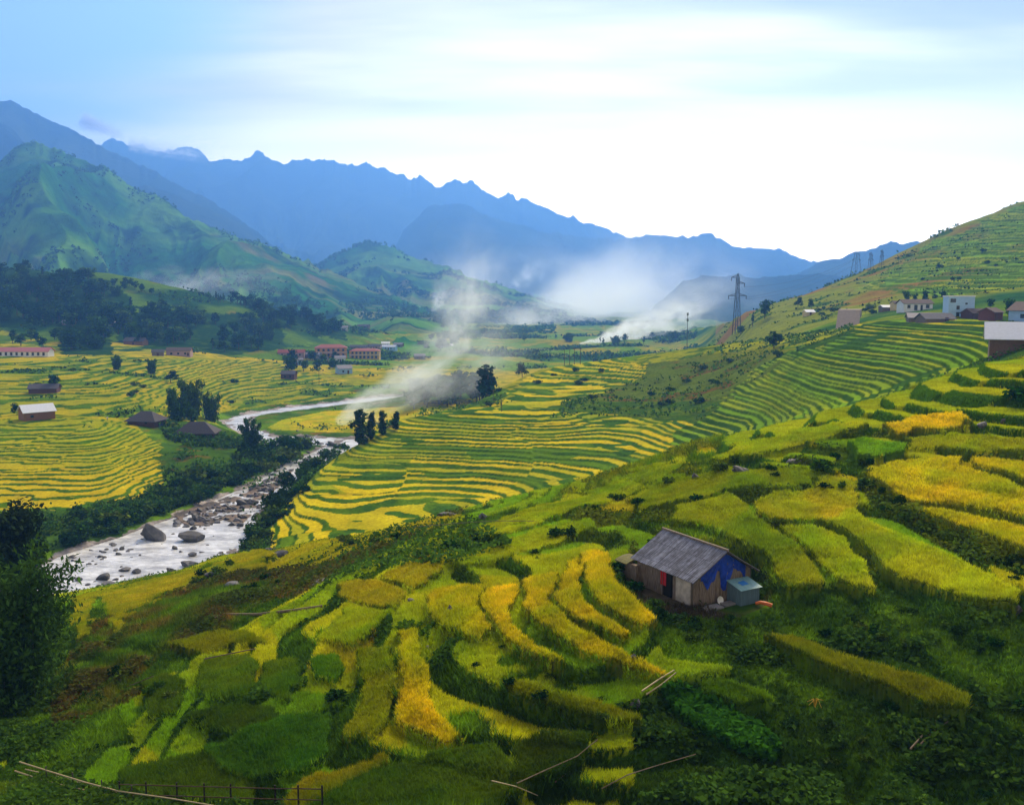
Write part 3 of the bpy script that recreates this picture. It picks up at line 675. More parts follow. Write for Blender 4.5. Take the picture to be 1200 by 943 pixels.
# ------------------------------------------------------------------ sky, sun, air
SUN_AZ, SUN_EL = math.radians(13), math.radians(36)
def sky():
    w = bpy.data.worlds.new('World'); scene.world = w; w.use_nodes = True
    nt = w.node_tree; nt.nodes.clear()
    out = N(nt, 'ShaderNodeOutputWorld'); bg = N(nt, 'ShaderNodeBackground'); bg.inputs['Strength'].default_value = .1
    st = N(nt, 'ShaderNodeTexSky'); st.sky_type = 'NISHITA'; st.sun_disc = False
    st.sun_elevation = SUN_EL; st.sun_rotation = SUN_AZ; st.altitude = 1200; st.dust_density = 1.5
    tc = N(nt, 'ShaderNodeTexCoord')
    sep = N(nt, 'ShaderNodeSeparateXYZ'); nt.links.new(tc.outputs['Generated'], sep.inputs[0])
    # flat cloud sheet: direction / height
    ad = N(nt, 'ShaderNodeMath', operation='ADD'); nt.links.new(sep.outputs['Z'], ad.inputs[0]); ad.inputs[1].default_value = .12
    dv = N(nt, 'ShaderNodeVectorMath', operation='DIVIDE'); nt.links.new(tc.outputs['Generated'], dv.inputs[0])
    cb = N(nt, 'ShaderNodeCombineXYZ')
    for i in range(3): nt.links.new(ad.outputs[0], cb.inputs[i])
    nt.links.new(cb.outputs[0], dv.inputs[1])
    mp = N(nt, 'ShaderNodeMapping'); mp.inputs['Rotation'].default_value = (0, 0, math.radians(38)); mp.inputs['Scale'].default_value = (.42, 1.5, 0)
    nt.links.new(dv.outputs[0], mp.inputs['Vector'])
    n = noise_node(nt, .8, 6, mp.outputs['Vector'], .5); n.inputs['Distortion'].default_value = .5
    # cover: thick towards the sun, thin to the left
    def dot(v):
        d = N(nt, 'ShaderNodeVectorMath', operation='DOT_PRODUCT'); nt.links.new(tc.outputs['Generated'], d.inputs[0])
        l = math.sqrt(sum(c * c for c in v)); d.inputs[1].default_value = tuple(c / l for c in v); return d.outputs['Value']
    dl = dot((-.60, .72, .42))
    def maprange(val, a, b, c, d, clamp=True):
        m = N(nt, 'ShaderNodeMapRange'); m.clamp = clamp; m.interpolation_type = 'SMOOTHSTEP' if clamp else 'LINEAR'
        for i, vv in zip(('From Min', 'From Max', 'To Min', 'To Max'), (a, b, c, d)): m.inputs[i].default_value = vv
        nt.links.new(val, m.inputs['Value']); return m.outputs[0]
    thin = maprange(dl, .82, .99, 0, .85)
    cov = N(nt, 'ShaderNodeMath', operation='SUBTRACT'); nt.links.new(n.outputs['Fac'], cov.inputs[0]); nt.links.new(thin, cov.inputs[1])
    mask = maprange(cov.outputs[0], -.28, .22, 0, 1)
    # brightness of the cloud sheet: brightest near the sun, darker higher up and behind, raised again overhead, out of view, for lighting
    sd = (math.sin(SUN_AZ) * math.cos(SUN_EL), math.cos(SUN_AZ) * math.cos(SUN_EL), math.sin(SUN_EL))
    ds = dot((math.sin(SUN_AZ) * .978, math.cos(SUN_AZ) * .978, .208))
    half = maprange(ds, -1, 1, 0, 1, False)
    pw = N(nt, 'ShaderNodeMath', operation='POWER'); nt.links.new(half, pw.inputs[0]); pw.inputs[1].default_value = 5.0
    glow = maprange(pw.outputs[0], 0, 1, CLOUD_LO, CLOUD_HI, False)
    n3 = noise_node(nt, .9, 5, mp.outputs['Vector'], .5)
    ovr = maprange(sep.outputs['Z'], .12, .26, 0, 1)
    hr = ramp(nt, sep.outputs['Z'], [(.03, (1, 1, 1)), (.12, (.55, .55, .55)), (.2, (.24, .24, .24)), (.315, (.11, .11, .11)), (.6, (.3, .3, .3))]); hi = N(nt, 'ShaderNodeSeparateXYZ'); nt.links.new(hr.outputs['Color'], hi.inputs[0]); hi = hi.outputs[0]
    grey = maprange(n3.outputs['Fac'], .35, .62, 1.25, .5)
    gm = N(nt, 'ShaderNodeMath', operation='MULTIPLY'); nt.links.new(glow, gm.inputs[0])
    mixg = N(nt, 'ShaderNodeMix'); mixg.data_type = 'FLOAT'; nt.links.new(ovr, mixg.inputs[0]); mixg.inputs[2].default_value = 1.0; nt.links.new(grey, mixg.inputs[3])
    g2 = N(nt, 'ShaderNodeMath', operation='MULTIPLY'); nt.links.new(mixg.outputs[0], g2.inputs[0]); nt.links.new(hi, g2.inputs[1]); nt.links.new(g2.outputs[0], gm.inputs[1])
    cc = N(nt, 'ShaderNodeVectorMath', operation='SCALE'); cc.inputs[0].default_value = (1.0, .85, .63); nt.links.new(gm.outputs[0], cc.inputs['Scale'])
    tn = N(nt, 'ShaderNodeVectorMath', operation='MULTIPLY'); nt.links.new(st.outputs[0], tn.inputs[0]); tn.inputs[1].default_value = (.82, .86, 1.0)
    sk = N(nt, 'ShaderNodeVectorMath', operation='SCALE'); nt.links.new(tn.outputs[0], sk.inputs[0]); sk.inputs['Scale'].default_value = SKY_GAIN
    mixc = mixrgb(nt, sk.outputs[0], cc.outputs[0], mask)
    nt.links.new(mixc, bg.inputs['Color']); nt.links.new(bg.outputs[0], out.inputs['Surface'])
    L = bpy.data.lights.new('sun', 'SUN'); L.energy = SUN_E; L.angle = math.radians(16); L.color = (1, .82, .55)
    o = bpy.data.objects.new('sun', L); COL.objects.link(o)
    o.rotation_euler = Vector(sd).to_track_quat('Z', 'Y').to_euler()

CLOUD_LO, CLOUD_HI, SKY_GAIN, SUN_E = 10.0, 48.0, .9, 2.7
HAZE_D = 2.15e-4
def haze():
    m, nt, out = newmat('haze air')
    v = N(nt, 'ShaderNodeVolumePrincipled'); v.inputs['Color'].default_value = (.14, .38, .98, 1); v.inputs['Density'].default_value = HAZE_D
    v.inputs['Anisotropy'].default_value = .43
    nt.links.new(v.outputs[0], out.inputs['Volume'])
    bm = bmesh.new(); bmesh.ops.create_cube(bm, size=1)
    for q in bm.verts:
        q.co.x *= 60000; q.co.y = 8300 if q.co.y > 0 else -300; q.co.z = 1300 if q.co.z > 0 else -75
    me = bpy.data.meshes.new('haze'); bm.to_mesh(me); me.materials.append(m)
    link('haze', me, kind='stuff')

scene.render.engine = 'CYCLES'
scene.cycles.use_denoising = True
scene.cycles.max_bounces = 5; scene.cycles.diffuse_bounces = 3; scene.cycles.volume_bounces = 2; scene.cycles.transparent_max_bounces = 8
scene.cycles.use_adaptive_sampling = True
vs = scene.view_settings
vs.view_transform = 'Standard'; vs.look = 'None'; vs.gamma = 1; vs.exposure = 1.33
try: scene.display_settings.display_device = 'sRGB'
except Exception: pass
# ------------------------------------------------------------------ shapes
class MB:
    """collects boxes, bars and sheets into ONE mesh"""
    def __init__(self): self.v = []; self.f = []
    def quad(self, pts):
        b = len(self.v); self.v += [tuple(p) for p in pts]; self.f.append(tuple(range(b, b + len(pts)))); return self
    def hexa(self, p):
        b = len(self.v); self.v += [tuple(q) for q in p]
        for q in ((0, 3, 2, 1), (4, 5, 6, 7), (0, 1, 5, 4), (1, 2, 6, 5), (2, 3, 7, 6), (3, 0, 4, 7)): self.f.append(tuple(b + i for i in q))
        return self
    def box(self, x0, x1, y0, y1, z0, z1):
        return self.hexa([(x0, y0, z0), (x1, y0, z0), (x1, y1, z0), (x0, y1, z0), (x0, y0, z1), (x1, y0, z1), (x1, y1, z1), (x0, y1, z1)])
    def slab(self, a, b, c, d, t):
        """sheet with corners a b c d (counter-clockwise from above) and a thickness downwards"""
        P = [Vector(q) for q in (a, b, c, d)]; n = (P[1] - P[0]).cross(P[3] - P[0]).normalized() * t
        return self.hexa([q - n for q in P] + P)
    def bar(self, a, b, w, w2=None, sides=4):
        a = Vector(a); b = Vector(b); d = (b - a).normalized(); w2 = w if w2 is None else w2
        s = d.cross(Vector((0, 0, 1)) if abs(d.z) < .95 else Vector((1, 0, 0))).normalized(); t = d.cross(s)
        o = len(self.v)
        for p, r in ((a, w), (b, w2)):
            for k in range(sides):
                an = 2 * math.pi * (k + .5) / sides; self.v.append(tuple(p + s * (r * math.cos(an)) + t * (r * math.sin(an))))
        for k in range(sides):
            k2 = (k + 1) % sides; self.f.append((o + k, o + k2, o + sides + k2, o + sides + k))
        self.f.append(tuple(o + k for k in reversed(range(sides)))); self.f.append(tuple(o + sides + k for k in range(sides)))
        return self
    def path(self, pts, w, w2=None, sides=5):
        n = len(pts); w2 = w if w2 is None else w2
        P = [Vector(p) for p in pts]; o = len(self.v)
        for i, p in enumerate(P):
            d = (P[min(i + 1, n - 1)] - P[max(i - 1, 0)]).normalized(); r = w + (w2 - w) * i / (n - 1)
            s = d.cross(Vector((0, 0, 1)) if abs(d.z) < .95 else Vector((1, 0, 0))).normalized(); t = d.cross(s)
            for k in range(sides):
                an = 2 * math.pi * k / sides; self.v.append(tuple(p + s * (r * math.cos(an)) + t * (r * math.sin(an))))
        for i in range(n - 1):
            for k in range(sides):
                k2 = (k + 1) % sides; self.f.append((o + i * sides + k, o + i * sides + k2, o + (i + 1) * sides + k2, o + (i + 1) * sides + k))
        self.f.append(tuple(o + k for k in reversed(range(sides)))); self.f.append(tuple(o + (n - 1) * sides + k for k in range(sides)))
        return self
    def mesh(self, name, mat):
        me = bpy.data.meshes.new(name); me.from_pydata(self.v, [], self.f); me.update()
        if mat: me.materials.append(mat)
        return me
    def build(self, name, mat, parent=None, **kw):
        return link(name, self.mesh(name, mat), parent, **kw)

def empty(name, loc, rz=0, label=None, cat=None, group=None):
    o = bpy.data.objects.new(name, None); COL.objects.link(o); o.location = loc; o.rotation_euler = (0, 0, rz); o.empty_display_size = .5
    return tag(o, label, cat, group)

def copy_thing(o, loc, rz=0, sc=1, label=None):
    c = o.copy(); COL.objects.link(c); c.location = loc; c.rotation_euler = (0, 0, rz)
    c.scale = (sc, sc, sc) if np.isscalar(sc) else sc
    if label: c['label'] = label
    for ch in o.children:
        k = ch.copy(); COL.objects.link(k); k.parent = c
        for g in ch.children:
            q = g.copy(); COL.objects.link(q); q.parent = k
    return c

# ------------------------------------------------------------------ leaves and plants
def leaf_mat(name, trans=.3, var=.35, hue=.03):
    m, nt, out = newmat(name)
    at = N(nt, 'ShaderNodeAttribute', attribute_name='tint'); oi = N(nt, 'ShaderNodeObjectInfo')
    mr = N(nt, 'ShaderNodeMapRange'); mr.inputs['To Min'].default_value = 1 - var; mr.inputs['To Max'].default_value = 1 + var
    nt.links.new(oi.outputs['Random'], mr.inputs['Value'])
    hm = N(nt, 'ShaderNodeMapRange'); hm.inputs['To Min'].default_value = .5 + hue; hm.inputs['To Max'].default_value = .5 - hue
    nt.links.new(oi.outputs['Random'], hm.inputs['Value'])
    hs = N(nt, 'ShaderNodeHueSaturation'); nt.links.new(hm.outputs[0], hs.inputs['Hue']); nt.links.new(mr.outputs[0], hs.inputs['Value']); nt.links.new(at.outputs['Color'], hs.inputs['Color'])
    leaf_shader(nt, out, hs.outputs['Color'], trans)
    return m
LEAF = leaf_mat('leaves'); BLADE = tint_mat('blades of rice and grass', .25, .5, trans=.4)
BARK = simple_mat('bark', (.09, .065, .045), .9, .4, 6)
CULM = simple_mat('bamboo culm', (.13, .15, .05), .6, .4, 4)

def leaf_cloud(pts, size, nrm, col, rng, asp=1.6, droop=.3):
    """rhombic leaves (two triangles in a quad) at pts facing roughly nrm"""
    n = len(pts)
    a = rng.normal(size=(n, 3)) ; nn = nrm + .75 * rng.normal(size=(n, 3)); nn /= np.linalg.norm(nn, axis=1)[:, None] + 1e-9
    t = np.cross(nn, a); t /= np.linalg.norm(t, axis=1)[:, None] + 1e-9; t[:, 2] -= droop; t /= np.linalg.norm(t, axis=1)[:, None] + 1e-9
    b = np.cross(nn, t)
    s = (size * rng.uniform(.6, 1.3, n))[:, None]
    V = np.stack([pts - t * s * asp * .5, pts + b * s * .5, pts + t * s * asp * .5 + 0 * b, pts - b * s * .5], 1).reshape(-1, 3)
    Fc = np.arange(4 * n).reshape(n, 4); C = np.repeat(col, 4, axis=0)
    return V, Fc, C

def crown(name, n, blobs, size, base, seed, asp=1.5, droop=.25, shell=.45, light=1.9):
    rng = np.random.default_rng(seed)
    bl = np.array(blobs, float); vol = bl[:, 3] ** 2; k = rng.choice(len(bl), n, p=vol / vol.sum())
    d = rng.normal(size=(n, 3)); d /= np.linalg.norm(d, axis=1)[:, None]
    r = rng.uniform(0, 1, n) ** shell
    r *= 1 + .18 * np.sin(d[:, 0] * 7 + k) * np.sin(d[:, 1] * 6 + 2 * k)
    sq = bl[k, 4] if bl.shape[1] > 4 else np.full(n, .8)
    P = bl[k, :3] + d * (r * bl[k, 3])[:, None] * np.stack([np.ones(n), np.ones(n), sq], 1)
    P[:, 2] = np.maximum(P[:, 2], .05)
    bt = rng.uniform(.7, 1.3, len(bl))[k]; tone = rng.uniform(.55, 1.0, n) + (rng.uniform(0, 1, n) > .86) * (light - 1)
    c = np.asarray(base)[None] * (bt * tone)[:, None] * np.stack([1 + .35 * (bt - 1), np.ones(n), np.ones(n)], 1)
    V, Fc, C = leaf_cloud(P, size, d + np.array((0, 0, .5)), c, rng, asp, droop)
    return mesh_np(name, V, Fc, LEAF, C)

def tree_kind(name, h, w, seed, n=420, size=.9, base=(.03, .075, .018), nb=9, trunk=True, sq=.8, conic=0.0, zlo=.25):
    rng = np.random.default_rng(seed); bl = []
    for i in range(nb):
        t = zlo + (.95 - zlo) * (i + rng.uniform(0, 1)) / nb; rr = w * .5 * (1 - conic * t) ; an = rng.uniform(0, 6.28); q = rng.uniform(0, .7) * rr * (1 - (t - .45) ** 2)
        bl.append((math.cos(an) * q, math.sin(an) * q, h * (t * .8 + .1), rr * rng.uniform(.34, .6), sq))
    cr = crown(name + '_crown', n, bl, size, base, seed)
    tr = MB().path([(0, 0, -.6), (.05 * h * .3, 0, h * .25), (0, .02 * h, h * .75)], .022 * h + .05, .01 * h, 5)
    for i in range(0, nb, 2):
        b = bl[i]; tr.bar((0, 0, h * .3 + .04 * h * (i % 4)), (b[0], b[1], b[2]), .012 * h, .004 * h)
    return cr, tr.mesh(name + '_trunk', BARK)

def bamboo_kind(name, h, w, seed, nc=16, nl=1500, size=.5, base=(.035, .085, .022), hmin=.45):
    rng = np.random.default_rng(seed); P = []; Nn = []; mb = MB()
    for i in range(nc):
        an = rng.uniform(0, 6.28); q = w * .22 * math.sqrt(rng.uniform(0, 1)); hh = h * rng.uniform(hmin, 1.0); lean = rng.uniform(.05, .6) * w
        pts = [Vector((math.cos(an) * (q + lean * t ** 2.6), math.sin(an) * (q + lean * t ** 2.6), hh * (t - .10 * t ** 5) - .3)) for t in np.linspace(0, 1, 8)]
        mb.path(pts, .05, .012, 4)
        m = nl // nc; t = rng.uniform(.12, 1.04, m); idx = np.clip((t * 7).astype(int), 0, 6)
        A = np.array([tuple(p) for p in pts]); B = A[idx] + (A[idx + 1] - A[idx]) * (t * 7 - idx)[:, None]
        B += rng.normal(size=(m, 3)) * (w * .125 * (1.35 - .8 * np.clip(t, 0, 1)))[:, None] * np.array((1, 1, .8)); P.append(B)
    P = np.concatenate(P); n = len(P); nr = P * np.array((1, 1, 0)) / w + np.array((0, 0, .5))
    c = np.asarray(base)[None] * (rng.uniform(.5, 1.15, n) + (rng.uniform(0, 1, n) > .88) * .9)[:, None]
    V, Fc, C = leaf_cloud(P, size, nr, c, rng, 2.4, .8)
    return mesh_np(name + '_crown', V, Fc, LEAF, C), mb.mesh(name + '_culms', CULM)

def plant(name, kind, loc, rz, sc, label, cat, group=None, parts=('crown', 'trunk')):
    o = empty(name, loc, rz, label, cat, group); o.scale = (sc, sc, sc) if np.isscalar(sc) else sc
    for p, me in zip(parts, kind): link(p, me, o)
    return o

def scatter(poly, n, rng, mind=0, dmin=0, dmax=1e9, tries=40):
    """n places on the ground seen inside an outline of the photograph"""
    poly = np.array(poly, float); out = []; got = []
    for _ in range(n * tries):
        if len(out) >= n: break
        p = rng.uniform(poly.min(0), poly.max(0))
        if not inpoly(p[:1], p[1:], poly)[0]: continue
        if mind and any((p[0] - q[0]) ** 2 + 4 * (p[1] - q[1]) ** 2 < mind ** 2 for q in got): continue
        g = gpoint(p[0], p[1], dmin, dmax); got.append(p); out.append(g)
    return out

TREES = [tree_kind('broadleaf', 10, 8, 300 + i, 420, .85, ((.022, .072, .014), (.036, .098, .016), (.018, .058, .014))[i % 3], 9) for i in range(4)]
TALL = [tree_kind('slender', 12, 4.6, 320 + i, 380, .75, (.02, .06, .015), 9, conic=.75) for i in range(2)]
BAMB = [bamboo_kind('bamboo', 12, 7, 330 + i, 14, 2600, .55, (.034, .09, .016)) for i in range(3)]
PLUME = [tree_kind('plume', 12, 5.0, 360 + i, 900, .6, (.022, .065, .016), 16, conic=.35, sq=1.3, zlo=-.05) for i in range(2)]
BUSH = [crown('bush', 260, [(RNG.uniform(-.5, .5), RNG.uniform(-.5, .5), .45 + RNG.uniform(-.15, .3), RNG.uniform(.4, .7), .8) for _ in range(5)], .22, b, 340 + i)
        for i, b in enumerate([(.03, .085, .012), (.04, .1, .012), (.022, .06, .012), (.06, .11, .014)])]

def trees():
    rng = np.random.default_rng(5)
    first = {}
    def put(kind, name, g, hgt, base_h, label, cat, group, parts=('crown', 'trunk'), wide=1.0):
        s = hgt / base_h; sc = (s * wide * rng.uniform(.85, 1.2), s * wide * rng.uniform(.85, 1.2), s)
        k = id(kind)
        if k not in first:
            first[k] = plant(name, kind, g, rng.uniform(0, 6.28), sc, label, cat, group, parts); return first[k]
        c = copy_thing(first[k], g, rng.uniform(0, 6.28), sc, label); c['group'] = group; c['category'] = cat
        return c
    woods = [
     ([(-10, 312), (60, 318), (100, 326), (125, 340), (150, 350), (155, 365), (150, 378), (100, 380), (40, 378), (-10, 375)], 105, 9, 15, 'dark tree of the dense wood high on the left hillside', 'trees of the dense wood'),
     ([(72, 385), (125, 375), (128, 414), (76, 414)], 20, 10, 17, 'dark tree in the clump beside the long red roofed building', 'trees of the clump by the red roof'),
     ([(140, 372), (170, 365), (240, 370), (245, 400), (180, 408), (138, 398)], 44, 8, 14, 'green tree in the belt above the terraced fields at left', 'trees of the hillside belt'),
     ([(245, 380), (325, 372), (330, 408), (275, 414), (245, 410)], 26, 8, 13, 'green tree at the foot of the left hillside near the village', 'trees at the foot of the hillside'),
     ([(275, 352), (300, 355), (350, 368), (400, 385), (405, 398), (340, 385), (285, 365)], 30, 9, 14, 'dark tree in the strip running down the hillside to the village', 'trees of the strip above the village'),
     ([(110, 330), (178, 338), (178, 345), (112, 336)], 9, 6, 9, 'small tree standing in the row along the hill crest', 'trees along the hill crest'),
     ([(235, 347), (305, 356), (305, 362), (240, 354)], 14, 7, 11, 'slender tree in the row on the crest of the wooded hill', 'slender trees on the crest'),
     ([(332, 424), (372, 420), (400, 420), (398, 434), (350, 440), (332, 438)], 14, 6, 9, 'round tree among the village houses', 'trees between the village houses'),
     ([(487, 398), (537, 396), (540, 412), (490, 412)], 12, 8, 14, 'hazy tree beyond the village near the drifting smoke', 'trees beyond the village'),
     ([(470, 474), (500, 466), (560, 462), (575, 470), (560, 476), (480, 480)], 26, 8, 14, 'dark tree on the wooded knoll behind the drifting smoke', 'trees on the knoll behind the smoke'),
     ([(600, 400), (700, 405), (760, 404), (800, 400), (800, 396), (690, 396)], 16, 7, 12, 'hazy tree in the far row below the smoke', 'trees of the far row'),
     ([(0, 395), (70, 398), (60, 408), (0, 404)], 7, 6, 9, 'dark tree behind the long red roofed building', 'trees behind the red roof'),
    ]
    for wi, (poly, n, h0, h1, lab, grp) in enumerate(woods):
        dmn = 600 if wi < 9 or wi == 11 else (345 if wi == 9 else 650)
        if wi == 7: dmn = 480
        for g in scatter(poly, n, rng, 2.6, dmn, 1350):
            slim = wi in (6,)
            kd = TALL[rng.integers(2)] if slim or rng.uniform() < .15 else (TREES[rng.integers(4)] if rng.uniform() < .85 else BAMB[rng.integers(3)])
            cul = kd in BAMB
            put(kd, 'slender_tree' if kd in TALL else ('bamboo_clump' if cul else 'broadleaf_tree'), g, rng.uniform(h0, h1), 12 if (kd in TALL or cul) else 10, lab, 'tree', grp, ('crown', 'culms' if cul else 'trunk'), wide=1.0 if slim else 1.45)
    def one(kd, name, px, py, top, label, dmin=0, dmax=1e9, bh=10, cat='tree', wd=1.0, group=None):
        g = gpoint(px, py, dmin, dmax); h = (py - top) / F * g[1] * 1.02
        o = put(kd, name, g, h, bh, label, cat, group, ('crown', 'culms' if kd in BAMB else 'trunk')); o.scale = (o.scale[2] * wd, o.scale[2] * wd, o.scale[2])
        if group is None and 'group' in o: del o['group']
        return o
    B = BAMB
    one(B[0], 'bamboo_clump', 224, 489, 438, 'tall feathery bamboo clump between the terraces and the river bend', 250, 420, 12, 'bamboo', .8)
    one(B[1], 'bamboo_clump', 208, 492, 452, 'lower rounded bamboo clump leaning left beside the tall feathery one', 250, 420, 12, 'bamboo', .9)
    one(B[2], 'bamboo_clump', 248, 494, 455, 'bamboo clump arching right over the far bend of the river', 250, 420, 12, 'bamboo', .8)
    one(TREES[0], 'broadleaf_tree', 224, 500, 474, 'round light tree in front of the feathery bamboo, right above the thatched house', 250, 420)
    one(B[1], 'bamboo_clump', 295, 530, 486, 'dark bamboo clump standing alone in front of the river bend', 250, 330, 12, 'bamboo', .7)
    one(PLUME[0], 'bamboo_clump', 421, 520, 474, 'leftmost of the four plume shaped bamboos at the spur edge', 230, 320, 12, 'bamboo', 1.5)
    one(PLUME[1], 'bamboo_clump', 435, 514, 479, 'second from left of the four plume shaped bamboos at the spur edge', 230, 320, 12, 'bamboo', 1.3)
    one(PLUME[0], 'bamboo_clump', 448, 509, 477, 'third from left of the four plume shaped bamboos at the spur edge', 230, 320, 12, 'bamboo', 1.3)
    one(PLUME[1], 'bamboo_clump', 464, 503, 480, 'rightmost and shortest of the four plume shaped bamboos at the spur edge', 230, 320, 12, 'bamboo', 1.5)
    one(TREES[1], 'broadleaf_tree', 64, 458, 437, 'dark round tree overhanging the dark shed in the left terraces', 300, 600)
    one(B[2], 'bamboo_clump', 137, 433, 414, 'small bamboo clump below the dark wood, left of two in the fields', 400, 700, 12, 'bamboo', .8)
    one(B[0], 'bamboo_clump', 178, 438, 418, 'small bamboo clump in the fields below the pink walled house', 400, 700, 12, 'bamboo', .8)
    one(TREES[2], 'broadleaf_tree', 200, 448, 434, 'low spreading tree on the field bank above the feathery bamboo', 350, 640, wd=1.5)
    one(TREES[3], 'broadleaf_tree', 20, 486, 472, 'dark low tree left of the wooden house with the white roof', 250, 500, wd=1.3)
    one(TREES[0], 'broadleaf_tree', 896, 373, 351, 'dark round tree on the hill edge right of the tall pylon', 480, 660)
    one(TALL[0], 'slender_tree', 882, 382, 364, 'small pointed tree on the hill edge just right of the pylon foot', 440, 660, 12)
    one(TREES[1], 'broadleaf_tree', 868, 392, 381, 'low hazy tree at the foot of the tall pylon', 400, 700, wd=1.4)
    one(TREES[2], 'broadleaf_tree', 935, 361, 348, 'dark tree on the hill edge above the lit shack', 480, 680)
    one(TREES[3], 'broadleaf_tree', 951, 362, 350, 'dark tree just right of the hill edge, above the lit shack', 480, 680)
    for k, px in enumerate((1062, 1072, 1084, 1096, 1106)):
        one(TREES[k % 4], 'broadleaf_tree', px, 356 - k * .6, 341 + (k % 2) * 3, 'dark tree in the row behind the low white house', 400, 700, group='trees behind the low white house')
    one(TREES[1], 'broadleaf_tree', 1182, 372, 349, 'bright green round tree between the dark red shed and the gabled house', 250, 420)
    one(TREES[0], 'broadleaf_tree', 1160, 362, 350, 'olive tree right of the white three storey house', 300, 460, wd=1.2)
    one(TREES[3], 'broadleaf_tree', 907, 408, 388, 'sprawling bush like tree on the crest beside the yellow field', 250, 460, wd=1.5)
    one(TREES[2], 'broadleaf_tree', 612, 438, 421, 'tree at the left end of the spur crest below the four posts', 300, 500, wd=1.2)
    one(TREES[0], 'broadleaf_tree', 566, 464, 447, 'dark tree at the right end of the smoky knoll', 310, 420)
    # ---- the big trees at the left edge
    bigA = bamboo_kind('near_bamboo', 13, 9, 401, 34, 27000, .22, (.04, .10, .016), .72)
    g = gpoint(18, 830, 40, 70); plant('bamboo_clump', bigA, (g[0] - .5, g[1], g[2] - .3), .6, .93, 'huge dark bamboo clump filling the lower left edge', 'bamboo', None, ('crown', 'culms'))
    g = gpoint(36, 805, 40, 80); plant('bamboo_clump', bamboo_kind('near_bamboo', 9, 6, 402, 20, 14000, .2, (.045, .11, .016), .7), g, 0, .86, 'leafy bamboo clump arching toward the river, right of the huge one', 'bamboo', None, ('crown', 'culms'))
    g = gpoint(15, 712, 85, 125); plant('broadleaf_tree', tree_kind('near_tree', 12, 11, 403, 7000, .42, (.016, .034, .014), 16), g, 0, 1.12, 'blackish broad tree behind the huge bamboo at the left edge', 'tree')
    g = gpoint(-40, 740, 75, 125); plant('broadleaf_tree', tree_kind('near_tree', 11, 10, 404, 5000, .42, (.018, .04, .014), 14), g, 0, 1.1, 'dark tree half cut by the left edge, above the bamboo', 'tree')

def bush_at(px, py, wpx, label, group=None, dmin=0, dmax=1e9, hs=.8, k=None, rng=random):
    g = gpoint(px, py, dmin, dmax); s = wpx / F * g[1] / 1.9
    o = link('bush', BUSH[rng.randrange(4) if k is None else k], label=label, cat='bush', group=group, loc=g)
    o.rotation_euler = (0, 0, rng.uniform(0, 6.28)); o.scale = (s, s * rng.uniform(.8, 1.1), s * hs)
    return o

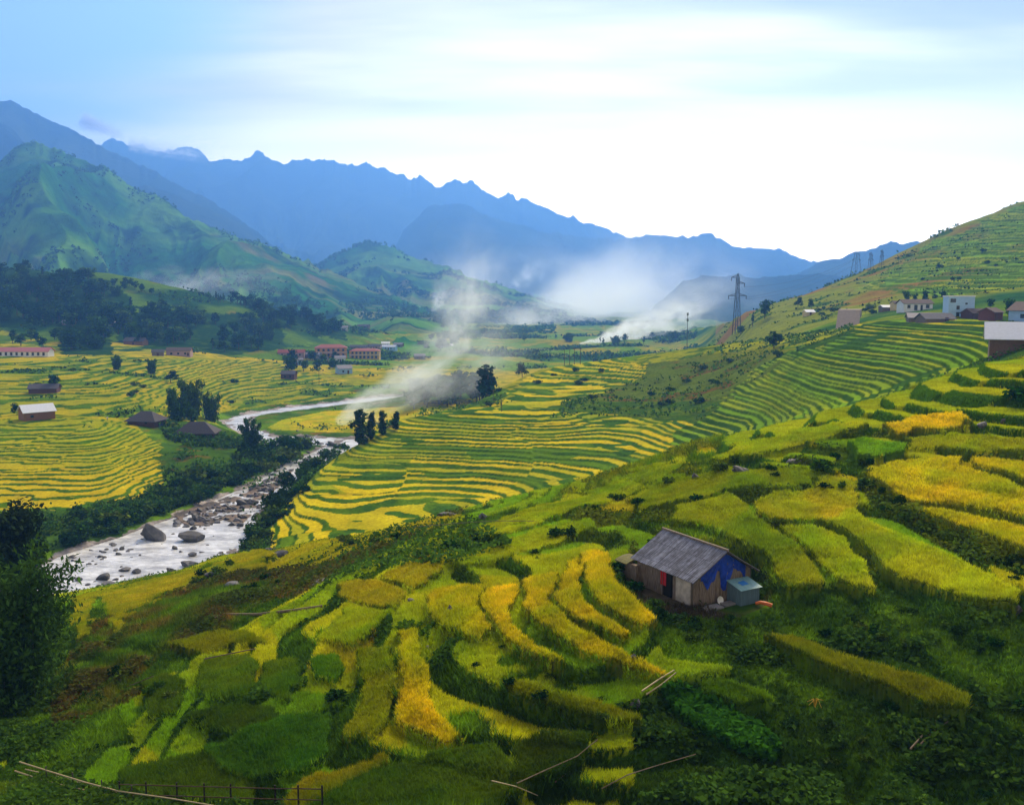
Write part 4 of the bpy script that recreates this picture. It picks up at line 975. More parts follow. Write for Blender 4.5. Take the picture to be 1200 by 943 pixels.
def bushes():
    rng = np.random.default_rng(77)
    sets = [
     ([(80, 640), (130, 628), (200, 600), (260, 580), (300, 560), (340, 540), (365, 522), (330, 520), (290, 535), (250, 550), (205, 575), (150, 592), (80, 602)], 66, 18, 36, 'green bush in the thicket along the far river bank', 'bushes along the far river bank', 180, 360),
     ([(283, 645), (300, 612), (325, 585), (350, 565), (372, 545), (380, 547), (345, 590), (322, 630), (300, 650)], 30, 16, 30, 'dark bush on the steep edge of the terraced spur above the river', 'bushes on the spur edge', 150, 300),
     ([(560, 478), (590, 462), (625, 440), (700, 428), (720, 440), (640, 470), (600, 480)], 8, 7, 13, 'low bush between the upper spur terraces', 'bushes on the upper spur', 280, 460),
     ([(640, 490), (720, 455), (800, 430), (900, 405), (930, 410), (870, 445), (830, 480), (740, 485)], 12, 8, 16, 'bush in the rough grass band above the spur terraces', 'bushes of the grass band', 255, 460),
     ([(200, 690), (260, 665), (340, 645), (440, 625), (520, 620), (600, 635), (540, 650), (430, 660), (350, 690), (260, 715)], 24, 12, 24, 'bush on the weedy slope above the small curved terraces', 'bushes on the weedy slope', 70, 150),
     ([(500, 640), (620, 600), (760, 560), (850, 540), (1000, 530), (1050, 560), (1010, 590), (880, 570), (760, 600), (640, 650)], 18, 12, 24, 'bush on a bank between the yellow green fields', 'bushes between the fields', 55, 115),
     ([(1000, 570), (1030, 570), (1100, 620), (1200, 660), (1200, 690), (1120, 650), (1040, 610)], 24, 15, 28, 'dark bush on the bank between the golden field and the green field', 'bushes below the golden field', 50, 90),
     ([(740, 650), (760, 690), (800, 715), (880, 720), (960, 700), (1200, 715), (1200, 780), (1000, 760), (880, 745), (800, 760), (740, 710)], 26, 14, 28, 'dark bush in the weeds around the hut', 'bushes around the hut', 46, 75),
     ([(760, 850), (900, 830), (1200, 820), (1200, 940), (760, 940)], 32, 16, 36, 'dark bush in the overgrown lower right corner', 'bushes of the lower right corner', 34, 52),
     ([(60, 800), (200, 760), (240, 860), (130, 890), (20, 880)], 16, 16, 32, 'dark bush on the weedy slope at the foot of the bamboo', 'bushes at the foot of the bamboo', 44, 80),
     ([(560, 740), (640, 790), (760, 800), (740, 860), (620, 850), (560, 800)], 10, 12, 24, 'dark bush between the golden strips and the lower strip', 'bushes below the golden strips', 40, 70),
     ([(950, 358), (1040, 362), (1040, 372), (960, 374)], 7, 8, 14, 'green bush on the slope by the concrete slab', 'bushes by the concrete slab', 380, 560),
     ([(930, 340), (1000, 318), (1080, 295), (1150, 290), (1190, 330), (1080, 340), (980, 345)], 9, 6, 12, 'small bush dotted on the right hillside', 'bushes on the right hillside', 420, 800),
     ([(0, 430), (300, 440), (380, 470), (250, 488), (60, 470), (0, 480)], 8, 7, 14, 'bush on a bank among the left valley terraces', 'bushes among the valley terraces', 300, 640),
    ]
    r2 = random.Random(3)
    for poly, n, w0, w1, lab, grp, d0, d1 in sets:
        for g in scatter(poly, n, rng, w0 * .35, d0, d1):
            px, py = proj(*g)
            bush_at(px, py, r2.uniform(w0, w1), lab, grp, d0, d1, r2.uniform(.6, .95), rng=r2)
    singles = [(965, 552, 34, 'dark bush at the head of the golden field, beside the flooded bank'), (1195, 470, 40, 'dark bush below the near shoulder terraces at the right edge'),
               (815, 588, 22, 'dark round bush in the green field above the hut'), (530, 645, 30, 'bush at the left of the pale terrace beds'), (395, 820, 34, 'pale leafed bush hanging over the dark bank'),
               (650, 628, 26, 'round bush in the green gap left of the hut terraces'), (722, 668, 26, 'dark bush left of the hut annex'), (742, 692, 30, 'dark bush between the hut wall and the nearest golden strip'), (768, 712, 28, 'dark bush below the red cloth of the hut'), (792, 728, 24, 'dark bush below the near corner of the hut'), (692, 605, 34, 'bush crowning the rounded mound above the hut'), (765, 640, 24, 'bush growing against the back corner of the hut')]
    for px, py, w, h in ((312, 612, 34, 1.0), (326, 592, 36, 1.1), (341, 574, 34, 1.1), (356, 561, 32, 1.15), (371, 550, 30, 1.1), (386, 540, 28, 1.0), (400, 531, 24, 1.0)):
        bush_at(px, py, w, 'tall bush on the spur edge hiding part of the river', 'tall bushes on the spur edge', 170, 320, h, None, r2)
    for px, py, w, lab in singles: bush_at(px, py, w, lab, None, 40, 130, .8, 0, r2)
# ------------------------------------------------------------------ rice, grass and weeds on the near slope
def blades(n, pick, h, w, nb, lean, rng, name, kind_label, colf, zoff=-.05):
    """n tufts of nb blades on ground cells chosen with weights pick"""
    p = pick.ravel() / pick.sum()
    c = rng.choice(p.size, n, p=p)
    j, i = np.unravel_index(c, pick.shape)
    fu = rng.uniform(0, 1, n); fd = rng.uniform(0, 1, n)
    u = US[i] + (US[i + 1] - US[i]) * fu; d = DS[j] + (DS[j + 1] - DS[j]) * fd
    X = u * d; Y = d
    z = Z[j, i] * (1 - fu) * (1 - fd) + Z[j, i + 1] * fu * (1 - fd) + Z[j + 1, i] * (1 - fu) * fd + Z[j + 1, i + 1] * fu * fd
    col = colf(j, i, n)
    hh = h(j, i, n)
    B = np.stack([X, Y, z + zoff], 1)
    V = np.zeros((n, nb, 3, 3), np.float32)
    for b in range(nb):
        an = rng.uniform(0, 6.283, n); q = rng.uniform(0, 1, n) ** .5 * w * 2.2
        base = B + np.stack([np.cos(an) * q, np.sin(an) * q, 0 * q], 1)
        a2 = rng.uniform(0, 6.283, n); ln = rng.uniform(.2, 1, n) * lean * hh
        tip = base + np.stack([np.cos(a2) * ln, np.sin(a2) * ln, hh * rng.uniform(.6, 1.15, n)], 1)
        a3 = rng.uniform(0, 6.283, n); s = np.stack([np.cos(a3) * w, np.sin(a3) * w, 0 * a3], 1)
        V[:, b, 0] = base - s; V[:, b, 1] = base + s; V[:, b, 2] = tip
    C = np.repeat((col * rng.uniform(.7, 1.3, n)[:, None]), nb * 3, axis=0)
    me = mesh_np(name, V.reshape(-1, 3), np.arange(n * nb * 3).reshape(-1, 3), BLADE, C)
    return link(name, me, kind='stuff')

def crops():
    rng = np.random.default_rng(9)
    A = (np.diff(DS)[:, None] * (np.diff(US)[None, :] * DS[:-1, None]))
    fade = 1.0 / np.maximum(DS[:-1, None], 30) ** 1.55
    px, py = PX[:-1, :-1], PY[:-1, :-1]
    inview = (px > -90) & (px < 1290) & (py < 1010)
    dd = DD[:-1, :-1]
    FM = FMASK[:-1, :-1]; ED = (edge[:-1, :-1] | edge[1:, :-1])
    nearv = inview & (dd > 32) & (dd < 134)
    rice = nearv & ((FM > 0) | (ZONE[:-1, :-1] == 4) | ((ZONE[:-1, :-1] == 7) & (RIS[:-1, :-1] < .5))) & (FM != 32)
    hut = np.hypot(XX[:-1, :-1] - HUTC[0], YY[:-1, :-1] - HUTC[1]) < 3.6
    yard = HUTA + E2_ * 2.6 - E1_ * 1.1; hut |= np.hypot(XX[:-1, :-1] - yard.x, YY[:-1, :-1] - yard.y) < 2.1
    rice &= ~hut
    tc = TINT[:-1, :-1]
    blades(380000, np.where(rice, A * fade, 0), lambda j, i, n: np.where(dd[j, i] < 70, .34, .28) * (1 + .25 * nB[j, i]), .036, 4, .7, rng, 'rice_crop', None,
           lambda j, i, n: np.where(RIS[j, i][:, None] > .5, RISER * 1.8, tc[j, i]) * np.array((1.5, 1.45, 1.4)))
    wild = nearv & ~rice & ~hut & (RD[:-1, :-1] > 2)
    tall = sstep(-.2, .5, nA[:-1, :-1])
    blades(150000, np.where(wild, A * fade * (.5 + tall), 0), lambda j, i, n: .26 + .55 * tall[j, i] * rng.uniform(.3, 1.3, n), .045, 4, .8, rng, 'grass', None,
           lambda j, i, n: tc[j, i] * np.where(rng.uniform(0, 1, n) > .85, 2.1, 1.3)[:, None])
    # broad leaved weeds: leaves on the banks
    n = 130000
    pick = np.where(wild, A * fade * np.clip(.10 + nB[:-1, :-1] * 1.8, .01, 1) * np.where(py > 730, 1.6, .8), 0); c = rng.choice(pick.size, n, p=pick.ravel() / pick.sum())
    j, i = np.unravel_index(c, pick.shape); fu = rng.uniform(0, 1, n); u = US[i] + (US[i + 1] - US[i]) * fu; d = DS[j] + (DS[j + 1] - DS[j]) * rng.uniform(0, 1, n)
    P = np.stack([u * d, d, Z[j, i] + rng.uniform(.05, 1., n) ** 1.3 * (.45 + .9 * np.clip(nB[j, i], 0, 1))], 1)
    t = rng.uniform(0, 1, n); col = tc[j, i] * .5 + np.where((t > .8)[:, None], np.array((.06, .12, .015)), np.array((.022, .055, .010))) * rng.uniform(.5, 1.2, n)[:, None]
    V, Fc, C = leaf_cloud(P, .21, np.array((0, -.25, 1.0)) + 0 * P, col, rng, 1.5, .2)
    link('undergrowth', mesh_np('undergrowth', V, Fc, BLADE, C), kind='stuff')
    # scrub of the river banks, the grass band and the hillsides
    scr = np.zeros(dd.shape)
    rd = RD[:-1, :-1]
    scr += ((ZONE[:-1, :-1] == 0) & (rd > 3) & (rd < np.where(px > 300, 9, 34)) & (dd > 150) & (dd < 330) & (UU[:-1, :-1] < -.12) & (px > -60)) * 1.0 * np.clip(.35 + nA[:-1, :-1] * 1.5 + nB[:-1, :-1], 0, 1)
    sp = inpoly(px, py, [(640, 492), (730, 450), (800, 425), (860, 400), (1000, 384), (930, 412), (870, 446), (830, 482), (740, 488)]) & (dd > 250) & (dd < 470)
    scr += sp * .10 * np.clip(.4 + nB[:-1, :-1] * 2, 0, 1)
    rhm = (dd > 390) & (dd < 800) & (UU[:-1, :-1] > .2) & (px < 1260)
    scr += rhm * .06 * np.clip(nA[:-1, :-1] * 3 - .3, 0, 1)
    bowl = (ZONE[:-1, :-1] == 0) & (dd > 140) & (dd < 330) & (px > 280) & (px < 1240) & (py > 380) & ~sp
    scr += bowl * .25 * np.clip(nB[:-1, :-1] * 2, 0, 1)
    vfm = (dd > 300) & (dd < 640) & (UU[:-1, :-1] < 0) & (rd > 10) & (px > -60)
    scr += vfm * .10 * np.clip(nA[:-1, :-1] * 5 - 1.9, 0, 1)
    fv = (dd > 640) & (dd < 1350) & (UU[:-1, :-1] < .2) & (UU[:-1, :-1] > -.6)
    scr += fv * .12 * np.clip(nC[:-1, :-1] * 4 - .6 + nA[:-1, :-1], 0, 1)
    pick = A * scr / dd ** 1.5; n = 60000; c = rng.choice(pick.size, n, p=pick.ravel() / pick.sum())
    j, i = np.unravel_index(c, pick.shape); u = US[i] + (US[i + 1] - US[i]) * rng.uniform(0, 1, n); d = DS[j] + (DS[j + 1] - DS[j]) * rng.uniform(0, 1, n)
    hh = np.where(rd[j, i] < 40, 2.6, 1.2) * np.where(d > 640, 3.0, 1.0) * (.4 + .6 * np.clip(nB[j, i] + .5, 0, 1))
    P = np.stack([u * d, d, Z[j, i] + rng.uniform(0, 1, n) ** 1.4 * hh], 1); t = rng.uniform(0, 1, n)
    col = np.array((.030, .078, .010))[None] * (rng.uniform(.5, 1.5, n) * (.9 + .9 * np.clip(nB[j, i] * 2, -.5, 1)))[:, None] + (t > .8)[:, None] * np.array((.05, .06, .004))
    V, Fc, C = leaf_cloud(P, 1.0, np.array((0, -.35, 1.0)) + 0 * P, col, rng, 1.3, .2)
    sz = (.0024 * d + .05); ctr = np.repeat(P, 4, axis=0); V = ctr + (V - ctr) * np.repeat(sz, 4)[:, None]
    link('scrub', mesh_np('scrub', V, Fc, BLADE, C), kind='stuff')
    # vegetable patches with broad bright leaves
    for poly, sz, cnt, colr, nm in (([(775, 815), (800, 812), (850, 838), (890, 860), (915, 885), (905, 898), (865, 885), (820, 860), (785, 838)], .24, 3000, (.045, .16, .012), 'taro_patch'),
                                    ([(740, 950), (800, 925), (860, 915), (950, 912), (985, 925), (990, 960)], .2, 2600, (.07, .16, .02), 'bean_patch'),
                                    ([(460, 618), (560, 612), (600, 640), (540, 660), (470, 665), (380, 680), (400, 650)], .26, 2400, (.07, .15, .018), 'squash_vines')):
        pts = np.array(scatter(poly, cnt, rng, 0, 34, 120, 8)); k = len(pts)
        pts[:, 2] += rng.uniform(.1, .75, k)
        col = np.array(colr)[None] * rng.uniform(.6, 1.3, k)[:, None]
        V, Fc, C = leaf_cloud(pts, sz * 1.25, np.array((0, -.3, 1.0)) + 0 * pts, col, rng, 1.35, .15)
        link(nm, mesh_np(nm, V, Fc, BLADE, C), kind='stuff')

# ------------------------------------------------------------------ stones
STONE_M = None
def stones():
    m, nt, out = newmat('river stone')
    p = N(nt, 'ShaderNodeBsdfPrincipled'); p.inputs['Roughness'].default_value = .75
    tc = N(nt, 'ShaderNodeTexCoord'); oi = N(nt, 'ShaderNodeObjectInfo')
    n = noise_node(nt, 1.6, 7, tc.outputs['Object'], .7)
    r = ramp(nt, n.outputs['Fac'], [(.3, (.030, .030, .036)), (.5, (.085, .083, .09)), (.72, (.20, .185, .17))])
    mr = N(nt, 'ShaderNodeMapRange'); mr.inputs['To Min'].default_value = .45; mr.inputs['To Max'].default_value = 1.5; nt.links.new(oi.outputs['Random'], mr.inputs['Value'])
    sc = N(nt, 'ShaderNodeVectorMath', operation='SCALE'); nt.links.new(r.outputs[0], sc.inputs[0]); nt.links.new(mr.outputs[0], sc.inputs['Scale'])
    nt.links.new(sc.outputs[0], p.inputs['Base Color'])
    b = N(nt, 'ShaderNodeBump'); b.inputs['Strength'].default_value = .7; b.inputs['Distance'].default_value = .15; nt.links.new(n.outputs['Fac'], b.inputs['Height']); nt.links.new(b.outputs['Normal'], p.inputs['Normal'])
    nt.links.new(p.outputs[0], out.inputs['Surface'])
    kinds = []
    for s in range(5):
        bm = bmesh.new(); bmesh.ops.create_icosphere(bm, subdivisions=4, radius=1)
        co = np.array([v.co[:] for v in bm.verts])
        f = 1 + .28 * fbm(co[:, 0] * 1.1 + s * 7, co[:, 1] * 1.1 + co[:, 2] * 1.3, 3, 500 + s) + .34 * np.round(2.6 * vnoise(co[:, 0] * .9 + co[:, 2], co[:, 1] * .9 - co[:, 2] + s, 510 + s)) / 2
        for v, k in zip(bm.verts, f): v.co = v.co * k
        bmesh.ops.smooth_vert(bm, verts=bm.verts, factor=.5, use_axis_x=True, use_axis_y=True, use_axis_z=True)
        rg = np.random.default_rng(700 + s); co = np.array([v.co[:] for v in bm.verts])
        for _ in range(9):
            nn = rg.normal(size=3); nn[2] = nn[2] * .7 + .1; nn /= np.linalg.norm(nn); hh = rg.uniform(.55, .85); dd_ = co @ nn
            co = co - nn[None] * (np.maximum(0, dd_ - hh) * .9)[:, None]
        for v, k in zip(bm.verts, co): v.co = k
        me = bpy.data.meshes.new('boulder'); bm.to_mesh(me); bm.free(); me.materials.append(m); kinds.append(me)
    rng = np.random.default_rng(21); cnt = [0]
    def stone(g, sx, sy, sz, label, group=None, k=None, name='boulder'):
        o = link(name, kinds[rng.integers(5) if k is None else k], label=label, cat='boulder', group=group, loc=(g[0], g[1], g[2] + sz * .25))
        o.scale = (sx, sy, sz); o.rotation_euler = (rng.uniform(-.2, .2), rng.uniform(-.2, .2), rng.uniform(-.6, .6)); return o
    def wpoint(px, py):
        x, y = atw([(px, py)])[0]; return (x, y, WATER)
    for px, py, w, h, lab in ((181, 631, 40, 21, 'largest dark boulder standing in the river by the far bank'), (226, 633, 33, 11, 'flat topped grey boulder right of the largest one in the river'),
                              (233, 610, 18, 11, 'squarish grey boulder on the gravel above the flat topped one'), (207, 614, 14, 6, 'bluish grey boulder between the largest one and the gravel bar'),
                              (80, 628, 0, 0, ''), (223, 663, 24, 9, 'low grey boulder at the near edge of the river'), (200, 670, 9, 8, 'upright grey stone close to the yellow field edge'),
                              (120, 678, 24, 9, 'long low grey boulder in the lower left rapids'), (128, 686, 17, 6, 'small flat boulder just below the long low one in the rapids'), (92, 680, 11, 5, 'pale blue stone near the bamboo in the lower left rapids'),
                              (160, 671, 13, 6, 'midstream grey boulder below the largest dark one'), (146, 668, 18, 4, 'line of dark low rock left of the midstream boulder'), (205, 643, 9, 5, 'small dark rounded stone in midstream below the flat topped boulder'),
                              (226, 651, 11, 5, 'small dark rounded stone right of the other one in midstream'), (288, 592, 22, 12, 'large pale grey boulder on the stony bar at the spur foot'), (277, 611, 11, 7, 'pale pointed boulder on the stony bar'),
                              (281, 616, 12, 6, 'flat boulder just right of the pale pointed one'), (70, 640, 0, 0, ''), (77, 640, 20, 8, 'brownish boulder on the far bank near the bamboo'), (393, 522, 20, 6, 'grey boulder heap end by the upper river bend'), (350, 508, 10, 5, 'dark boulder on the gravel of the upper bend')):
        if w == 0: continue
        g = wpoint(px, py); s = w / F * g[1] / 2
        stone(g, s, s * .8, h / F * g[1] * .62, lab, None)
    bars = [([(203, 606), (250, 590), (300, 570), (335, 556), (338, 562), (296, 602), (262, 611), (215, 617)], 60, 2, 7), ([(300, 600), (320, 580), (345, 560), (375, 545), (395, 530), (370, 532), (335, 546), (308, 562)], 46, 3, 9), ([(205, 606), (250, 592), (300, 572), (325, 558), (330, 566), (300, 595), (280, 620), (260, 610), (235, 620), (205, 622)], 75, 3, 11), ([(80, 650), (140, 634), (165, 628), (168, 640), (130, 655), (85, 668)], 22, 3, 10), ([(90, 690), (160, 672), (240, 655), (275, 640), (270, 655), (200, 676), (130, 695)], 26, 3, 9),
            ([(310, 520), (350, 510), (400, 516), (415, 524), (380, 545), (345, 550), (335, 538)], 42, 3, 8), ([(110, 640), (280, 590), (290, 620), (200, 668), (100, 690)], 26, 2, 7)]
    for poly, n, w0, w1 in bars:
        P = np.array(poly, float); k = 0
        while k < n:
            q = rng.uniform(P.min(0), P.max(0))
            if not inpoly(q[:1], q[1:], P)[0]: continue
            k += 1; g = wpoint(*q); z = max(float(gz(g[0], g[1])), WATER - .1); s = rng.uniform(w0, w1) / F * g[1] / 2
            stone((g[0], g[1], z), s, s * rng.uniform(.6, 1), s * rng.uniform(.35, .7), 'grey stone lying among many others in the stony river bed', 'stones of the river bed')
    for px, py, w, h, lab in ((870, 553, 24, 9, 'long brown rock in the grass above the hut, left of two'), (928, 543, 22, 8, 'brown purple rock right of the long brown one'), (567, 610, 16, 12, 'dark leaning rock on the yellow shoulder by the spur'),
                              (523, 603, 28, 6, 'flat reddish rock slab at the edge of the spur terraces'), (270, 688, 28, 11, 'long grey rock on the brown weedy slope'), (247, 675, 18, 8, 'dark rock left above the long grey rock on the weedy slope'),
                              (330, 652, 20, 9, 'reddish brown rock at the end of the yellow bank'), (316, 643, 12, 5, 'small grey rock beside the reddish brown one'), (376, 684, 38, 8, 'dark stone bank with an undercut in the weeds'), (1192, 718, 22, 12, 'grey rock at the right edge below the green field'),
                              (745, 828, 18, 12, 'bluish grey rock beside the two bamboo poles'), (528, 716, 10, 9, 'dark rock in the notch of the golden field'), (480, 706, 12, 8, 'dark rock in the weeds left of the golden field'), (1152, 500, 12, 8, 'dark purple rock among the terraces at the right'),
                              (1176, 494, 9, 6, 'small grey rock right of the dark purple one'), (840, 832, 8, 8, 'pale rock above the taro leaves'), (815, 829, 6, 6, 'small pale stone left of the pale rock above the taro leaves'), (742, 772, 9, 8, 'grey rock below the path to the hut'), (500, 760, 8, 7, 'grey stone between the golden strip and the weeds'),
                              (815, 560, 10, 7, 'small dark rock on the green shoulder')):
        g = gpoint(px, py, 40, 140); s = w / F * g[1] / 2
        stone(g, s, s * .7, h / F * g[1] * .6, lab, None, name='rock')
# ------------------------------------------------------------------ buildings
def M_(n, *a, **k): return simple_mat(n, *a, **k)
WHITE = M_('white limewash', (.78, .78, .76), .8, .12, 1.5); BLUEW = M_('pale blue paint', (.36, .55, .78), .8, .12, 1.5); CREAM = M_('cream plaster', (.68, .52, .25), .8, .15, 1.5)
ORANGE = M_('orange plaster', (.62, .27, .07), .8, .15, 1.5); YELLOW = M_('yellow plaster', (.68, .43, .10), .8, .15, 1.5); PINKW = M_('pinkish plaster', (.48, .30, .25), .8, .2, 1.5)
REDR = M_('red roof tile', (.36, .085, .06), .8, .3, 4, stretch=(1, 6, 6)); PINKR = M_('faded red sheet roof', (.50, .17, .17), .6, .2, 3); BROWNR = M_('brown tile', (.11, .07, .06), .85, .35, 3)
DARKR = M_('dark fibre sheet roof', (.075, .068, .085), .8, .35, 2.5); THATCH = M_('weathered thatch', (.085, .075, .085), .95, .45, 2.0, .4, stretch=(6, 1, 1)); METAL = M_('bright metal sheet roof', (.66, .70, .80), .45, .1, 2, metal=.0)
WOODW = M_('raw wood boards', (.30, .14, .055), .85, .4, 5, .3, stretch=(6, 6, .5)); WOODD = M_('dark wood boards', (.13, .055, .04), .85, .4, 5, .3, stretch=(6, 6, .5)); WOODG = M_('grey weathered boards', (.30, .235, .18), .9, .5, 4, .5, c2=(.075, .055, .045), stretch=(7, 7, .5))
GLASS = M_('dark window', (.02, .025, .03), .25, .3, 2, spec=.5); CONC = M_('concrete', (.26, .21, .17), .9, .2, 1.2); GREYR = M_('grey sheet roof', (.22, .21, .25), .7, .3, 2); REDW = M_('dark red boards', (.15, .05, .035), .85, .4, 4)
STEEL = M_('galvanised steel', (.05, .055, .07), .6, .2, 2, metal=.2); POST = M_('weathered post', (.10, .085, .07), .9, .3, 4); BAMP = M_('dry bamboo', (.42, .33, .17), .6, .35, 3, stretch=(4, 4, 4)); DRYW = M_('dead wood', (.20, .15, .09), .9, .4, 5)
STONEW = M_('stone', (.24, .23, .24), .9, .4, 3, .5)

def house(name, label, px, py, L, W, H, rise, wall, roof, rz=0, over=.5, kind='gable', wins=(), door=None, dmin=0, dmax=1e9, cat='house', group=None, sink=.6, storeys=1, bands=None):
    g = gpoint(px, py, dmin, dmax)
    zc = float(g[2]); ca, sa = math.cos(rz), math.sin(rz)
    o = empty(name, (g[0] - sa * W / 2 * 1, g[1] + ca * W / 2, zc), rz, label, cat, group)
    x0, x1, y0, y1 = -L / 2, L / 2, -W / 2, W / 2
    w = MB()
    w.hexa([(x0, y0, -sink - 2), (x1, y0, -sink - 2), (x1, y1, -sink - 2), (x0, y1, -sink - 2), (x0, y0, H), (x1, y0, H), (x1, y1, H), (x0, y1, H)])
    if kind == 'gable':
        e = .02
        b = len(w.v); w.v += [(x0 + e, y0 + e, H), (x0 + e, y1 - e, H), (x0 + e, 0, H + rise - .06), (x1 - e, y0 + e, H), (x1 - e, y1 - e, H), (x1 - e, 0, H + rise - .06)]
        w.f += [(b, b + 2, b + 1), (b + 3, b + 4, b + 5), (b, b + 3, b + 5, b + 2), (b + 1, b + 2, b + 5, b + 4)]
    w.build('wall', wall, o)
    r = MB(); k = rise / (W / 2); ov = over
    if kind == 'gable':
        ze = H - k * ov
        r.slab((x0 - ov, y0 - ov, ze + .12), (x1 + ov, y0 - ov, ze + .12), (x1 + ov, 0, H + rise + .12), (x0 - ov, 0, H + rise + .12), .14)
        r.slab((x1 + ov, y1 + ov, ze + .12), (x0 - ov, y1 + ov, ze + .12), (x0 - ov, .004, H + rise + .12), (x1 + ov, .004, H + rise + .12), .14)
        r.build('roof', roof, o)
    elif kind == 'hip':
        ze = H - k * ov; q = min(W / 2, L / 2 * .6); a = [(x0 - ov, y0 - ov, ze), (x1 + ov, y0 - ov, ze), (x1 + ov, y1 + ov, ze), (x0 - ov, y1 + ov, ze)]; t = [(x0 + q, 0, H + rise), (x1 - q, 0, H + rise)]
        A = [(p[0], p[1], p[2] + .05) for p in a]
        r.v += A + t + [(p[0], p[1], p[2] - .15) for p in a]; r.f += [(0, 1, 5, 4), (1, 2, 5), (2, 3, 4, 5), (3, 0, 4), (0, 6, 7, 1), (1, 7, 8, 2), (2, 8, 9, 3), (3, 9, 6, 0), (9, 8, 7, 6)]
        r.build('roof', roof, o)
    else:
        r.box(x0 - .15, x1 + .15, y0 - .15, y1 + .15, H + .003, H + .35); r.build('roof', roof, o)
    for (f, cx, z, ww, hh) in wins:
        m = MB()
        if f == 'f': m.box(cx - ww / 2, cx + ww / 2, y0 - .06, y0 + .02, z, z + hh)
        elif f == 'r': m.box(x1 - .02, x1 + .06, cx - ww / 2, cx + ww / 2, z, z + hh)
        else: m.box(x0 - .06, x0 + .02, cx - ww / 2, cx + ww / 2, z, z + hh)
        m.build('window', GLASS, o)
    if door:
        f, cx, ww, hh = door; m = MB()
        if f == 'f': m.box(cx - ww / 2, cx + ww / 2, y0 - .07, y0 + .02, 0, hh)
        else: m.box(x1 - .02, x1 + .07, cx - ww / 2, cx + ww / 2, 0, hh)
        m.build('door', WOODD, o)
    if bands:
        for z in bands: MB().box(x0 - .18, x1 + .18, y0 - .5, y0 - .003, z, z + .22).build('balcony_slab', WHITE, o)
    return o

def row(n, L, z, w, h, off=0.0): return [('f', (-L / 2 + L * (i + .5) / n) + off, z, w, h) for i in range(n)]

